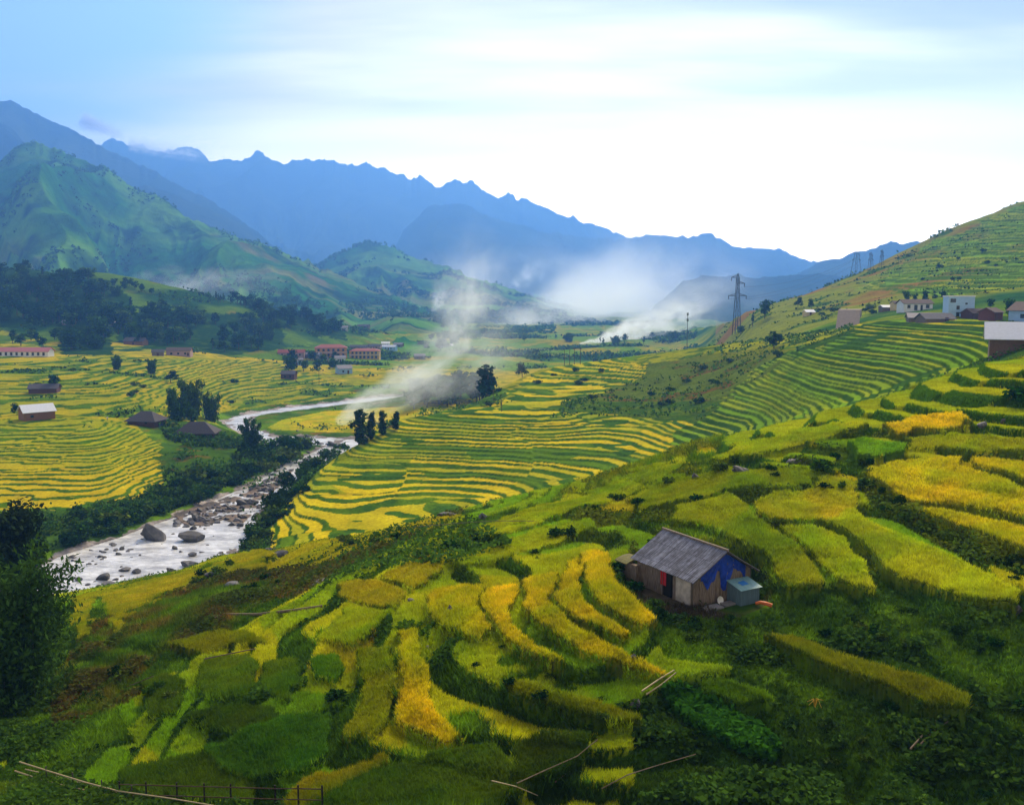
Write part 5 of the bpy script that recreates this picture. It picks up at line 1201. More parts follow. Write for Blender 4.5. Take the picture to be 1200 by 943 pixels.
def buildings():
    house('farmhouse', 'raw wooden house with a bright white metal roof in the left terraces', 47, 492, 10, 7, 3.0, 2.2, WOODW, METAL, .75, .5, wins=[('f', -2.5, 1.0, 1.0, .9), ('r', 1.2, .9, 1.3, .9)], door=('r', -1.2, 1.2, 2), dmin=240, dmax=420)
    house('shed', 'dark low shed under the round tree in the left terraces', 50, 461, 11, 7, 2.2, 1.6, WOODD, DARKR, .2, .6, door=('f', 1, 1.2, 1.8), dmin=300, dmax=520, cat='shed')
    house('thatched_house', 'small thatched house left of the larger thatched one', 165, 499, 10, 8, 2.2, 2.6, WOODD, THATCH, -.15, .9, 'hip', wins=[('f', 2, .8, 1, .8)], door=('f', -1, 1.2, 1.9), dmin=230, dmax=400)
    house('thatched_house', 'larger thatched house with reddish walls beside the river shrubs', 228, 516, 12.5, 8, 2.9, 3.0, WOODD, THATCH, .08, .8, 'hip', wins=[('f', 3, 1.0, 1.3, .9), ('f', -3.6, 1.0, 1.0, .9)], door=('f', .3, 1.4, 2.1), dmin=230, dmax=400)
    house('school_building', 'long white building with a faded red roof at the left edge', 26, 418, 31, 7, 3.3, 2.0, WHITE, PINKR, -.03, .7, wins=row(9, 29, .7, 1.4, 1.9), dmin=450, dmax=700, cat='building')
    house('house', 'pinkish low house below the trees of the hillside belt', 209, 417, 15, 7, 3.4, 1.8, PINKW, BROWNR, .1, .5, wins=row(3, 13, .9, 1.3, 1.2), door=('f', 6, 1.2, 2), dmin=450, dmax=700)
    house('shed', 'small grey shed left of the pinkish low house', 185, 417, 7, 5, 2.4, 1.5, WOODG, DARKR, .3, .4, door=('f', 0, 1.2, 1.8), dmin=450, dmax=700, cat='shed')
    house('house', 'brown roofed house half hidden in the trees above the fields', 156, 404, 14, 8, 2.6, 2.4, WOODW, DARKR, -.1, .6, door=('f', 0, 1.3, 2), dmin=500, dmax=720)
    house('shed', 'pale roofed hut in the dark wood, above the red roofed building', 80, 381, 9, 6, 2.2, 1.4, WOODG, GREYR, .2, .4, door=('f', 0, 1.2, 1.8), dmin=600, dmax=900, cat='shed')
    house('shed', 'small pale hut in the wood right of the other hut', 132, 382, 6, 5, 2.2, 1.3, WHITE, METAL, .3, .4, door=('f', 0, 1, 1.8), dmin=600, dmax=900, cat='shed')
    # village
    house('village_block', 'orange two storey block with a red tiled roof in the village', 388, 419, 25, 10, 8.0, 2.4, ORANGE, REDR, .18, .5, 'hip', wins=row(6, 23, 5.0, 1.8, 1.9) + row(6, 23, 1.1, 1.8, 2.0) + [('r', 0, 5.0, 1.6, 1.6)], dmin=560, dmax=900, cat='building', bands=[4.0])
    house('village_block', 'yellow two storey school with a red roof and rows of windows in the village', 427, 421, 24, 9, 6.9, 1.8, YELLOW, REDR, .02, .5, 'hip', wins=row(7, 22, 4.3, 1.8, 1.8) + row(7, 22, .8, 1.8, 2.0), dmin=560, dmax=900, cat='building', bands=[3.5])
    house('village_house', 'long low house with a red roof left of the orange block', 341, 418, 20, 7, 3.2, 2.2, PINKW, REDR, .05, .4, wins=row(4, 18, .9, 1.4, 1.3), dmin=560, dmax=900)
    house('village_house', 'small whitish blue house below the orange block', 405, 438, 9, 7, 3.4, 2.0, BLUEW, GREYR, .5, .4, wins=[('f', -1.5, 1, 1.2, 1.2)], door=('f', 1.8, 1.2, 2.1), dmin=480, dmax=900)
    for px, py, L, lab, w, r in ((365, 420, 12, 'grey roofed house tight left of the orange block', WOODG, GREYR), (348, 428, 8, 'small pale blue house under the long red roof', BLUEW, GREYR), (399, 424, 8, 'white low house between the orange and yellow buildings', WHITE, GREYR), (376, 425, 9, 'dark roofed house in front of the orange block', WOODG, DARKR),
                                 (420, 410, 16, 'dark roofed house behind the yellow school', WOODG, DARKR), (438, 409, 12, 'purplish roofed house behind the right end of the yellow school', PINKW, DARKR), (452, 406, 8, 'bright white cube house right of the yellow school', WHITE, WHITE), (455, 410, 14, 'low pale blue roofed hall below the white cube house', BLUEW, METAL),
                                 (466, 407, 9, 'small grey house at the right end of the village', WOODG, GREYR), (337, 444, 8, 'dark roofed hut on the bank below the village', WOODD, DARKR), (425, 385, 13, 'dark roofed house alone in the field above the village', WOODG, DARKR), (402, 387, 10, 'pale low roof at the field edge above the orange block', WHITE, GREYR),
                                 (492, 421, 9, 'grey hut at the edge of the smoke, right of the village', WOODG, GREYR), (527, 408, 7, 'small white house seen through the drifting smoke', WHITE, WHITE)):
        house('village_house', lab, px, py, L, 6, 3.0, 1.6, w, r, RNG.uniform(-.3, .3), .4, wins=row(2, L * .8, .9, 1.1, 1.1), door=('f', 0, 1.1, 2), dmin=480, dmax=1250)
    # right
    house('barn', 'wooden barn with a broad white metal roof at the right edge', 1200, 408, 10.5, 6.5, 2.0, 2.3, M_('tan boards', (.20, .12, .07), .85, .4, 5, .3, stretch=(6, 6, .5)), METAL, -.44, .9, dmin=120, dmax=215, cat='barn')
    house('white_house', 'pale three storey house with a flat roof on the right slope', 1126, 374, 7.6, 7, 7.0, 1, BLUEW, WHITE, -.2, .2, 'flat', wins=[('f', -2.5, 5.2, 1.6, 1.2), ('f', -1.0, 3.0, .9, 1.2), ('f', -1.0, .8, .9, 1.4), ('f', 1.2, .9, .9, 1.2), ('f', 1.4, 4.6, .7, .5)], door=('f', 3.0, 1.0, 2.0), dmin=290, dmax=420)
    house('low_house', 'low white house with a brown tiled roof and several doorways', 1076, 364, 11.5, 6, 2.9, 1.4, WHITE, BROWNR, .06, .5, wins=[('f', -3.8, .9, 1.2, 1.4), ('f', -1.0, .1, 1.3, 2.1), ('f', 1.3, .1, .9, 2.1), ('f', 3.7, .9, 1.4, 1.4)], dmin=340, dmax=520)
    house('shed', 'cream walled annex left of the low white house', 1054, 363, 4.2, 4, 2.6, 1.0, CREAM, BROWNR, .06, .3, door=('f', 0, 1, 2), dmin=340, dmax=520, cat='shed')
    house('long_shed', 'dark grey roofed shed in front of the pale three storey house', 1102, 378, 9, 6, 1.2, 1.5, WOODG, M_('blue grey sheets', (.11, .11, .14), .8, .35, 2.5), .1, .5, door=('f', 2, 1.2, 1.5), dmin=260, dmax=360, cat='shed')
    house('long_shed', 'lower grey roofed shed at the left end of the dark sheds', 1086, 377, 10, 6, 1.3, 1.3, WOODG, GREYR, -.25, .5, door=('f', 1, 1.2, 1.2), dmin=260, dmax=360, cat='shed')
    house('shed', 'low brown roofed shed right of the pale three storey house', 1151, 373, 7, 5, 1.6, 1.3, WOODD, BROWNR, .3, .4, door=('f', 0, 1.2, 1.6), dmin=250, dmax=340, cat='shed')
    house('shed', 'dark red board shed left of the gabled house', 1170, 375, 4, 5, 2.3, 1.2, REDW, BROWNR, .5, .4, door=('f', -1, 1.0, 1.9), dmin=240, dmax=340, cat='shed')
    house('gabled_house', 'grey gabled house with a blue lower wall at the right edge', 1198, 377, 9, 7, 3.4, 2.2, BLUEW, BROWNR, -1.15, .6, wins=[('f', 0, 1.0, 1.4, 1.2)], door=('f', 2.4, 1.2, 2.0), dmin=230, dmax=340)
    house('shack', 'small bright shack on the hillside above the yellow crest', 950, 369, 4.5, 4, 1.5, 1.0, CREAM, METAL, .2, .4, door=('f', 0, 1.0, 1.4), dmin=420, dmax=640, cat='shack')
    house('shack', 'white roofed shack at the left of the cream annex', 1043, 364, 6, 4, 1.4, .8, WOODG, METAL, .1, .3, door=('f', 0, 1, 1.2), dmin=360, dmax=520, cat='shack')
    # concrete slope slab
    a = [gpoint(*p, 330, 520) for p in ((979, 386), (1006, 386), (1014, 366), (987, 366))]
    z0 = a[0][2] - .3; c = Vector(a[0]); e1 = Vector(a[1]) - c; e1.z = 0; back = Vector((5.5, 13, 0)); up = Vector((0, 0, 8.2))
    e = empty('retaining_slope', c, 0, 'plain tan concrete slope slab on the right hillside', 'retaining wall')
    MB().slab((0, 0, 0), tuple(e1), tuple(e1 + back * .8 + up * .85), tuple(back * .8 + up * .85), .8).build('slab', CONC, e)
    MB().slab(tuple(Vector((0, 0, 0)) + up * .85 + back * .8), tuple(e1 + up * .85 + back * .8), tuple(e1 + back * 1.6 + up * .87), tuple(back * 1.6 + up * .87), 2.8).build('cap', CONC, e)

# ------------------------------------------------------------------ the hut on the near slope
def hut():
    A = Vector(HUTA); E1 = Vector((-.49, .872, 0)); E2 = Vector((.872, .49, 0))
    rz = math.atan2(E2.y, E2.x)
    o = empty('hut', (A.x, A.y, A.z), rz, 'weathered plank hut with a grey sheet roof and a blue tarpaulin on its gable', 'hut')
    L, W, H, R = 5.7, 4.8, 1.95, 1.45      # local: x along the gable, y back along the ridge
    rng = random.Random(4)
    def planks(mb, a, b, z0, ztop, t=.05, pw=.17, skip=()):
        a = Vector(a); b = Vector(b); d = b - a; n = int(d.length / pw); nn = d.normalized().cross(Vector((0, 0, 1)))
        for i in range(n):
            if i in skip: continue
            p = a + d * (i + .04) / n; q = a + d * (i + .96) / n; j = rng.uniform(-.015, .02)
            zt1 = ztop(i / n) ; zt2 = ztop((i + 1) / n); c0 = z0 + rng.uniform(-.05, .03)
            p1, q1 = p + nn * (j + t), q + nn * (j + t); p0, q0 = p + nn * j, q + nn * j
            mb.hexa([(p1.x, p1.y, c0), (q1.x, q1.y, c0), (q0.x, q0.y, c0), (p0.x, p0.y, c0), (p1.x, p1.y, zt1), (q1.x, q1.y, zt2), (q0.x, q0.y, zt2), (p0.x, p0.y, zt1)])
    gable = lambda t: H + R * (1 - abs(2 * t - 1)) - .06
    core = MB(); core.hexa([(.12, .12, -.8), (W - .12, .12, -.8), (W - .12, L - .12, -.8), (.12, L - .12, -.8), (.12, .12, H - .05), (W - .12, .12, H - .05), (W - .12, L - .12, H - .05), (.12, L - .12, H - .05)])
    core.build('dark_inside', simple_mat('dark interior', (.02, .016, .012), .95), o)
    f = MB(); planks(f, (0, 0, 0), (W, 0, 0), -.1, gable); f.build('wall', WOODG, o)
    l = MB(); planks(l, (0, L, 0), (0, 0, 0), -.1, lambda t: H - .02, skip=(17, 18, 19, 20, 21)); l.build('wall', WOODG, o)
    b = MB(); planks(b, (W, L, 0), (0, L, 0), -.1, gable); planks(b, (W, 0, 0), (W, L, 0), -.1, lambda t: H - .02); b.build('wall', WOODG, o)
    # whitish plastered corner panel
    MB().box(-.075, -.056, .1, 1.55, .05, H - .2).build('plaster_panel', simple_mat('old lime plaster', (.55, .49, .42), .9, .4, 2.5), o)
    # roof: corrugated sheets
    def corr(side):
        m = MB(); ov = .42; x0 = -ov if side < 0 else W + ov; zr = H + R + .06; k = R / (W / 2); ze = zr - k * (W / 2 + ov)
        ny, nx = 150, 6; y0, y1 = -.55, L + .35
        for layer in (0, 1):
            for iy in range(ny + 1):
                y = y0 + (y1 - y0) * iy / ny; w = .02 * math.sin(iy * math.pi * 2 / 4.0) + .012 * math.floor((iy / 25) % 2)
                for ix in range(nx + 1):
                    t = ix / nx; x = x0 + (W / 2 - x0) * t; z = ze + (zr - ze) * t + w - layer * .03 - .03 * math.sin(t * 3.1) + (.012 if ix < 3 else 0)
                    m.v.append((x, y, z))
        n1 = (ny + 1) * (nx + 1)
        for iy in range(ny):
            for ix in range(nx):
                a = iy * (nx + 1) + ix; q = (a, a + 1, a + nx + 2, a + nx + 1)
                m.f.append(q if side > 0 else q[::-1]); r = tuple(n1 + i for i in q); m.f.append(r[::-1] if side > 0 else r)
        return m
    # roof material: grey blue sheets with joints, rust and dirt
    mt, nt, out = newmat('old corrugated sheets'); p = N(nt, 'ShaderNodeBsdfPrincipled'); p.inputs['Roughness'].default_value = .62
    tc = N(nt, 'ShaderNodeTexCoord'); n = noise_node(nt, 2.2, 6, tc.outputs['Object'], .7)
    r1 = ramp(nt, n.outputs['Fac'], [(.3, (.07, .075, .10)), (.5, (.19, .205, .275)), (.7, (.32, .345, .44))])
    mp = N(nt, 'ShaderNodeMapping'); mp.inputs['Scale'].default_value = (.25, 2.6, .25); nt.links.new(tc.outputs['Object'], mp.inputs['Vector'])
    n2 = noise_node(nt, 3, 4, mp.outputs['Vector']); r2 = ramp(nt, n2.outputs['Fac'], [(.42, (.35, .33, .33)), (.6, (1, 1, 1))])
    c1 = mixrgb(nt, r1.outputs[0], r2.outputs[0], .8, 'MULTIPLY')
    bk = N(nt, 'ShaderNodeTexBrick'); bk.inputs['Scale'].default_value = 1.0; bk.inputs['Brick Width'].default_value = 1.0; bk.inputs['Row Height'].default_value = 1.35; bk.inputs['Mortar Size'].default_value = .022
    bk.inputs['Color1'].default_value = (.82, .82, .85, 1); bk.inputs['Color2'].default_value = (1.1, 1.1, 1.1, 1); bk.inputs['Mortar'].default_value = (.4, .38, .4, 1)
    sw = N(nt, 'ShaderNodeMapping'); sw.inputs['Rotation'].default_value = (0, 0, 0); nt.links.new(tc.outputs['Object'], sw.inputs['Vector'])
    sx = N(nt, 'ShaderNodeSeparateXYZ'); cb = N(nt, 'ShaderNodeCombineXYZ'); nt.links.new(sw.outputs[0], sx.inputs[0]); nt.links.new(sx.outputs['Y'], cb.inputs['X']); nt.links.new(sx.outputs['X'], cb.inputs['Y']); nt.links.new(cb.outputs[0], bk.inputs['Vector'])
    c2 = mixrgb(nt, c1, bk.outputs['Color'], 1.0, 'MULTIPLY'); nt.links.new(c2, p.inputs['Base Color']); nt.links.new(p.outputs[0], out.inputs['Surface'])
    rf = corr(-1).build('roof', mt, o); corr(1).build('roof', mt, o)
    MB().bar((W / 2, -.6, H + R + .11), (W / 2, L + .4, H + R + .11), .085).build('ridge_cap', simple_mat('ridge bamboo', (.22, .17, .13), .8, .4, 5), rf)
    for x in (-.3, W / 2 + 1.9):
        pass
    # blue tarpaulin on the gable: a wavy sheet
    tp = MB(); nx, nz = 22, 8; base = []
    for iz in range(nz + 1):
        for ix in range(nx + 1):
            t = .12 + .80 * ix / nx; zt = gable(t) - .03; drop = .62 + .18 * math.sin(t * 23) + .15 * math.sin(t * 11 + 1) + (.55 if .49 < t < .56 else 0)
            zb = min(zt - .12, 1.68 + .34 * math.sin(t * 19) + .14 * math.sin(t * 47) - (.75 if .47 < t < .56 else 0) - .25 * (t < .4))
            z = zt + (zb - zt) * iz / nz
            tp.v.append((t * W, -.10 - .03 * math.sin(t * 60) - .02 * math.sin(iz * 1.9 + t * 20), z))
    for iz in range(nz):
        for ix in range(nx):
            a = iz * (nx + 1) + ix; tp.f.append((a, a + nx + 1, a + nx + 2, a + 1))
    tpo = tp.build('tarpaulin', simple_mat('blue tarpaulin', (.012, .06, .50), .5, .5, 3, c2=(.006, .025, .22)), o)
    so = tpo.modifiers.new('thick', 'SOLIDIFY'); so.thickness = .012
    # corner posts, rafters
    for q in ((-.05, -.05), (W + .05, -.05), (-.06, 2.9)):
        MB().bar((q[0], q[1], -.3), (q[0], q[1], H), .06, None, 6).build('post', POST, o)
    for s in (-1, 1):
        x = -.42 if s < 0 else W + .42
        MB().bar((x, -.5, H + R - (R / (W / 2)) * (W / 2 + .42) - .02), (W / 2, -.5, H + R - .02), .045).build('barge_board', POST, o)
    # doorway with a red cloth in the long wall
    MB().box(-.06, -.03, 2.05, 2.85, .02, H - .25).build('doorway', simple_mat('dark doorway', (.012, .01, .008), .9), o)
    cl = MB()
    for iz in range(7):
        for iy in range(9): cl.v.append((-.11 - .03 * math.sin(iy * 1.9), 2.5 + .07 * iy, .7 + (H - .98) * iz / 6))
    for iz in range(6):
        for iy in range(8):
            a = iz * 9 + iy; cl.f.append((a, a + 1, a + 10, a + 9))
    c = cl.build('red_cloth', simple_mat('red cloth', (.50, .015, .015), .8, .4, 4), o); c.modifiers.new('thick', 'SOLIDIFY').thickness = .01
    # side annex at the back left with a curved turf roof
    MB().box(-.42, -.08, L - .3, L + 1.5, -.3, 1.35).build('annex', WOODG, o)
    ar = MB(); pr = [(-.75, 1.36), (-.45, 1.5), (-.05, 1.6), (.5, 1.64)]
    for (xa, za), (xb, zb) in zip(pr, pr[1:]): ar.slab((xa, L + .36, za), (xb, L + .36, zb), (xb, L + 1.7, zb), (xa, L + 1.7, za), .1)
    ar.build('annex_roof', simple_mat('mossy boards', (.20, .19, .07), .95, .5, 4), o)
    # lean-to box with a teal sheet on top
    MB().hexa([(2.85, -1.35, -.45), (4.45, -1.35, -.45), (4.45, -.08, -.45), (2.85, -.08, -.45), (2.85, -1.35, 1.0), (4.45, -1.35, 1.0), (4.45, -.08, 1.3), (2.85, -.08, 1.3)]).build('lean_to', simple_mat('blue grey sheet', (.12, .20, .26), .6, .4, 3, stretch=(5, 5, .4)), o)
    lt = MB().slab((2.72, -1.5, 1.03), (4.56, -1.5, 1.03), (4.56, -.12, 1.38), (2.72, -.12, 1.38), .04); ltr = lt.build('lean_to_roof', simple_mat('pale teal sheet', (.20, .38, .42), .55, .35, 3, stretch=(5, .6, 1)), o)
    MB().slab((3.3, -1.0, 1.172), (3.9, -.95, 1.185), (3.85, -.5, 1.30), (3.25, -.6, 1.275), .015).build('blue_patch', simple_mat('bright blue plastic', (.02, .18, .55), .5, .2, 3), ltr)
    fd = MB(); fd.box(-.35, W + .2, -.3, -.1, -.7, -.02); fd.box(-.45, -.13, -.3, L, -.7, -.05); fd.build('stone_footing', STONEW, o)
    # things lying in the yard
    def at(x, y, z=0): return o.matrix_basis @ Vector((x, y, z)) if False else Vector((A.x, A.y, 0)) + E2 * x + E1 * y
    def place(x, y): v = at(x, y); return (v.x, v.y, float(gz(v.x, v.y)))
    bpy.context.view_layer.update()
    for (x, y, w, d, lab) in ((.9, -.85, 1.5, .75, 'flat pale stone slab in front of the hut gable'), (2.3, -.75, 1.0, .6, 'smaller stone slab nearer the lean-to of the hut')):
        q = place(x, y); m = MB(); m.hexa([(-w / 2, -d / 2, -.3), (w / 2, -d / 2 * .8, -.3), (w / 2 * .9, d / 2, -.3), (-w / 2 * .8, d / 2, -.3), (-w / 2, -d / 2, .12), (w / 2, -d / 2 * .8, .1), (w / 2 * .9, d / 2, .14), (-w / 2 * .8, d / 2, .13)])
        s = m.build('stone_slab', STONEW, label=lab, cat='stone slab', loc=q); s.rotation_euler = (0, 0, rz)
    # upright basin
    q = place(1.95, -.42); bz = MB(); ns = 20
    for (r, h) in ((.12, .0), (.23, .09), (.26, .11), (.21, .08), (.1, .02)):
        for k in range(ns): bz.v.append((r * math.cos(2 * math.pi * k / ns), h, r * math.sin(2 * math.pi * k / ns) + .26))
    for i in range(4):
        for k in range(ns): bz.f.append((i * ns + k, i * ns + (k + 1) % ns, (i + 1) * ns + (k + 1) % ns, (i + 1) * ns + k))
    bz.f.append(tuple(range(ns))); bz.f.append(tuple(4 * ns + k for k in reversed(range(ns))))
    s = bz.build('basin', WHITE, label='round grey white basin leaning on the hut wall', cat='basin', loc=q); s.rotation_euler = (.25, 0, rz + math.pi)
    q = gpoint(895, 711, 45, 75); s = MB(); s.path([(-.5, 0, .12), (-.2, .02, .22), (.15, -.02, .2), (.5, .02, .1)], .1, .14, 7)
    s = s.build('orange_sack', simple_mat('orange plastic', (.62, .14, .03), .6, .3, 4), label='small orange sack lying by the path right of the hut', cat='sack', loc=(q[0], q[1], q[2] + .05)); s.rotation_euler = (0, 0, -.4)
# ------------------------------------------------------------------ masts, poles, wires, fences
def pylon(px, py, top, wb, label, dmin, dmax, sc_arm=1.0, double=False):
    g = gpoint(px, py, dmin, dmax); H = (py - top) / F * g[1]
    o = empty('pylon', g, .25, label, 'pylon', None)
    wb = wb / F * g[1]; wt = wb * .38; n = 6; t = (.10 + .00018 * g[1]) * (1 if py - top > 50 else .45)
    m = MB()
    def cor(z): w = (wb + (wt - wb) * min(1, z / (H * .8))) / 2; return [Vector((sx * w, sy * w, z)) for sx, sy in ((-1, -1), (1, -1), (1, 1), (-1, 1))]
    for k in range(n):
        z0, z1 = H * .93 * k / n, H * .93 * (k + 1) / n; a, b = cor(z0), cor(z1)
        for i in range(4):
            m.bar(a[i], b[i], t * 1.15); (m.bar(a[i], b[(i + 1) % 4], t * .33) if k % 2 else m.bar(a[(i + 1) % 4], b[i], t * .33))
    tp = cor(H * .93)
    for q in tp: m.bar(q, (0, 0, H), t * .8)
    for q in cor(0): m.bar(q + Vector((0, 0, -2)), q, t * 1.4)
    m.build('lattice', STEEL, o)
    ends = []
    for z, l, sides in ((.62, .14, (-1, 1)), (.83, .11, (1,)), (.93, .10, (-1,))):
        for s in sides:
            a = MB(); L = H * l * sc_arm; w = cor(H * z)[1].x
            a.bar((s * w, 0, H * z), (s * (w + L), 0, H * z), t * 1.6); a.bar((s * w, 0, H * (z + .035)), (s * (w + L), 0, H * z), t); a.build('crossarm', STEEL, o)
            MB().bar((s * (w + L), 0, H * z), (s * (w + L), 0, H * (z - .06)), t * 1.2).build('insulator', STEEL, o)
            v = Vector((s * (w + L), 0, H * (z - .06))); ca, sa = math.cos(.25), math.sin(.25)
            ends.append(Vector((g[0] + v.x * ca, g[1] + v.x * sa, g[2] + v.z)))
    return ends

def cable(a, b, sag, r, label, group):
    a = Vector(a); b = Vector(b)
    pts = [a + (b - a) * t + Vector((0, 0, -4 * sag * t * (1 - t))) for t in np.linspace(0, 1, 26)]
    MB().path(pts, r, r, 4).build('cable', STEEL, label=label, cat='cable', group=group)

def masts():
    e0 = pylon(863, 389, 321, 7, 'tall lattice pylon standing alone at the left end of the right hillside', 480, 640)
    e1 = pylon(1003, 322, 294, 9, 'wide lattice pylon on the hill skyline, leftmost of the three there', 560, 760, .8)
    e2 = pylon(1020, 318, 296, 5, 'middle faint pylon of the three on the hill skyline', 620, 800, .6)
    e3 = pylon(1033, 312, 293, 4, 'rightmost faint pylon of the three on the hill skyline', 620, 800, .6)
    for k in range(3): cable(e0[k], e1[k], 5, .05, 'thin power cable between the tall pylon and the skyline pylon', 'cables of the tall pylon')
    g = gpoint(805, 409, 300, 430); H = 42 / F * g[1]
    o = empty('mast', g, 0, 'slim single mast with antennas on the crest left of the tall pylon', 'mast')
    MB().path([(0, 0, -1), (0, 0, H * .5), (0, 0, H)], .17, .09, 6).build('pole', STEEL, o)
    for z in (.98, .82):
        m = MB()
        for k in range(3):
            an = k * 2.09; m.box(.3 * math.cos(an) - .12, .3 * math.cos(an) + .12, .3 * math.sin(an) - .12, .3 * math.sin(an) + .12, H * z - .8, H * z + .4)
        m.build('antenna', STEEL, o)
    xs = []
    for k, px in enumerate((661.5, 667.5, 673, 680)):
        g = gpoint(px, 427, 340, 470); H = 18.5 / F * g[1]
        o = empty('utility_post', g, 0, ('leftmost thin post of the four on the spur crest', 'second thin post of the four on the spur crest', 'third post of the four on the crest, carrying the crossbar end', 'rightmost post of the four on the crest, carrying the other crossbar end')[k], 'post')
        MB().path([(0, 0, -1), (0, 0, H)], .16, .12, 6).build('pole', POST, o); xs.append(Vector(g) + Vector((0, 0, H)))
        if k >= 2: MB().box(-.5, .5, -.2, .2, H - .25, H + .25).build('insulator', POST, o)
    m = MB().bar(xs[2], xs[3], .14).build('crossbar', POST, label='crossbar joining the two right posts of the four on the crest', cat='crossbar')
    for px, py, top, lab in ((578, 470, 456, 'thin pole standing left of the upper spur terraces'), (588, 482, 468, 'thin pole at the top edge of the spur terraces')):
        g = gpoint(px, py, 270, 400); H = (py - top) / F * g[1]
        o = empty('utility_post', g, 0, lab, 'post'); MB().path([(0, 0, -1), (0, 0, H)], .14, .1, 6).build('pole', POST, o); MB().bar((-.7, 0, H * .93), (.7, 0, H * .93), .07).build('crossarm', POST, o)
        xs.append(Vector(g) + Vector((0, 0, H)))
    g = gpoint(374, 452, 450, 640); o = empty('utility_post', g, 0, 'thin pole on the terraces below the village', 'post'); MB().path([(0, 0, -1), (0, 0, 9)], .14, .1, 6).build('pole', POST, o)
    MB().bar((-.7, 0, 8.4), (.7, 0, 8.4), .07).build('crossarm', POST, o)
    p9 = Vector(g) + Vector((0, 0, 8.6))
    for dz in (0, .9): cable(xs[5] + Vector((0, 0, -dz)), p9 + Vector((0, 0, -dz)), 6, .05, 'thin sagging wire across the smoke to the village pole', 'wires across the smoke')
    cable(xs[0], p9 + Vector((0, 0, .3)), 9, .05, 'long thin wire from the four posts across the valley', None)

def rail(pts, r, r2=None, lift=0.0):
    return [(p[0], p[1], p[2] + lift) for p in pts]

def fences():
    # two long pale bamboo rails on stakes at the lower left
    def gp(px, py, d): return Vector(unproj(px, py, d))
    o0 = gpoint(100, 925, 40, 50); o = empty('bamboo_fence', o0, 0, 'fence of long pale bamboo rails on short stakes in the lower left corner', 'fence')
    def ray(px, py, h=0.0):
        g = Vector(gpoint(px, py + h / 45 * F * .95, 30, 60)); return g + Vector((0, 0, h))
    inv = Vector(o0)
    for pts, r in (([(24, 889), (60, 901), (100, 914), (140, 925), (200, 934), (250, 943), (300, 952)], .045), ([(18, 901), (50, 912), (85, 921), (130, 930), (170, 938), (230, 952)], .045), ([(30, 899), (70, 908), (110, 920), (150, 930)], .03)):
        hs = .9 if pts[0][1] < 895 else .5
        MB().path([ray(a, b, hs) - inv for a, b in pts], r, r * .7, 6).build('rail', BAMP, o)
    for px, py, h in ((55, 919, 1.1), (86, 927, 1.1), (120, 934, 1.0), (155, 940, .95), (157, 946, .7)):
        g = Vector(gpoint(px, py, 30, 60)) - inv; MB().bar(g + Vector((0, 0, -.3)), g + Vector((0, 0, h)), .045, .04, 6).build('stake', POST, o)
    o0 = gpoint(190, 945, 38, 55); o = empty('post_fence', o0, 0, 'dark fence of upright posts and two thin rails in the lower left', 'fence'); inv = Vector(o0); tops = []
    for px in (141, 172, 208, 240, 271, 323, 350, 378):
        g = Vector(gpoint(px, 941 + (px - 140) * .035, 36, 60)) - inv; MB().bar(g + Vector((0, 0, -.4)), g + Vector((0, 0, 1.25)), .05, .045, 6).build('post', simple_mat('blackened post', (.03, .024, .018), .9), o); tops.append(g)
    for h in (1.1, .55): MB().path([t + Vector((0, -.05, h)) for t in tops], .03, .03, 5).build('rail', BROWNP, o)
    # loose poles and rails
    def pole(pts, r, label, name='bamboo_pole', mat=None, hs=.4, dm=(34, 140)):
        P = []
        for a, b in pts:
            g = Vector(gpoint(a, b, *dm)); P.append(g + Vector((0, 0, hs)))
        c = P[0].copy(); MB().path([p - c for p in P], r, r * .7, 6).build(name, mat or BAMP, label=label, cat='pole', loc=c)
    pole([(752, 818), (772, 804), (790, 793)], .05, 'upper of the two pale bamboo poles lying on the bank below the golden strips')
    pole([(757, 822), (775, 810), (792, 796)], .045, 'lower of the two pale bamboo poles lying on the bank below the golden strips')
    pole([(1066, 892), (1080, 876), (1096, 858)], .05, 'pale dead pole leaning in the lower right weeds', 'dead_pole', DRYW, .6)
    pole([(1078, 886), (1092, 872), (1112, 858)], .04, 'crooked dead branch beside the pale leaning pole', 'dead_branch', DRYW, .6)
    pole([(606, 934), (640, 918), (676, 902), (700, 882)], .032, 'long dry rail climbing to the right at the bottom centre', 'fence_rail', DRYW, .7)
    pole([(576, 931), (605, 938), (630, 948)], .03, 'dry rail sloping down at the bottom edge, left of the climbing one', 'fence_rail', BAMP, .7)
    pole([(650, 928), (668, 914)], .035, 'short dry stick below the long climbing rail', 'fence_rail', DRYW, .5)
    pole([(705, 938), (735, 922), (765, 912), (815, 897)], .028, 'thin rail along the bean patch edge', 'fence_rail', DRYW, .6)
    pole([(485, 628), (540, 625), (580, 623), (625, 624)], .035, 'thin horizontal pole across the weeds above the pale beds', 'fence_rail', DRYW, 1.0, (60, 130))
    pole([(250, 728), (262, 722), (300, 722), (345, 717), (378, 712)], .16, 'long grey log on the bank of the green beds', 'log', DRYW, .15, (50, 110))
    pole([(240, 778), (270, 772), (300, 766)], .05, 'thin pole at the top of the light green bed', 'bamboo_pole', DRYW, .4, (44, 100))
    pole([(150, 812), (180, 800)], .05, 'short stick in the dark weeds left of the green beds', 'dead_branch', DRYW, .5, (44, 100))
    g = gpoint(955, 830, 36, 60); m = MB()
    for k in range(7): m.path([(0, 0, .1), (.12 * math.cos(k), .1 * math.sin(k), .5), (.4 * math.cos(k * .9), .3 * math.sin(k * .9), .45 - .05 * k)], .035, .015, 4)
    m.build('dry_stalks', simple_mat('straw yellow', (.55, .33, .03), .8, .3, 4), label='small bundle of yellow dry stalks in the dark weeds below the green strip', cat='straw', loc=g)

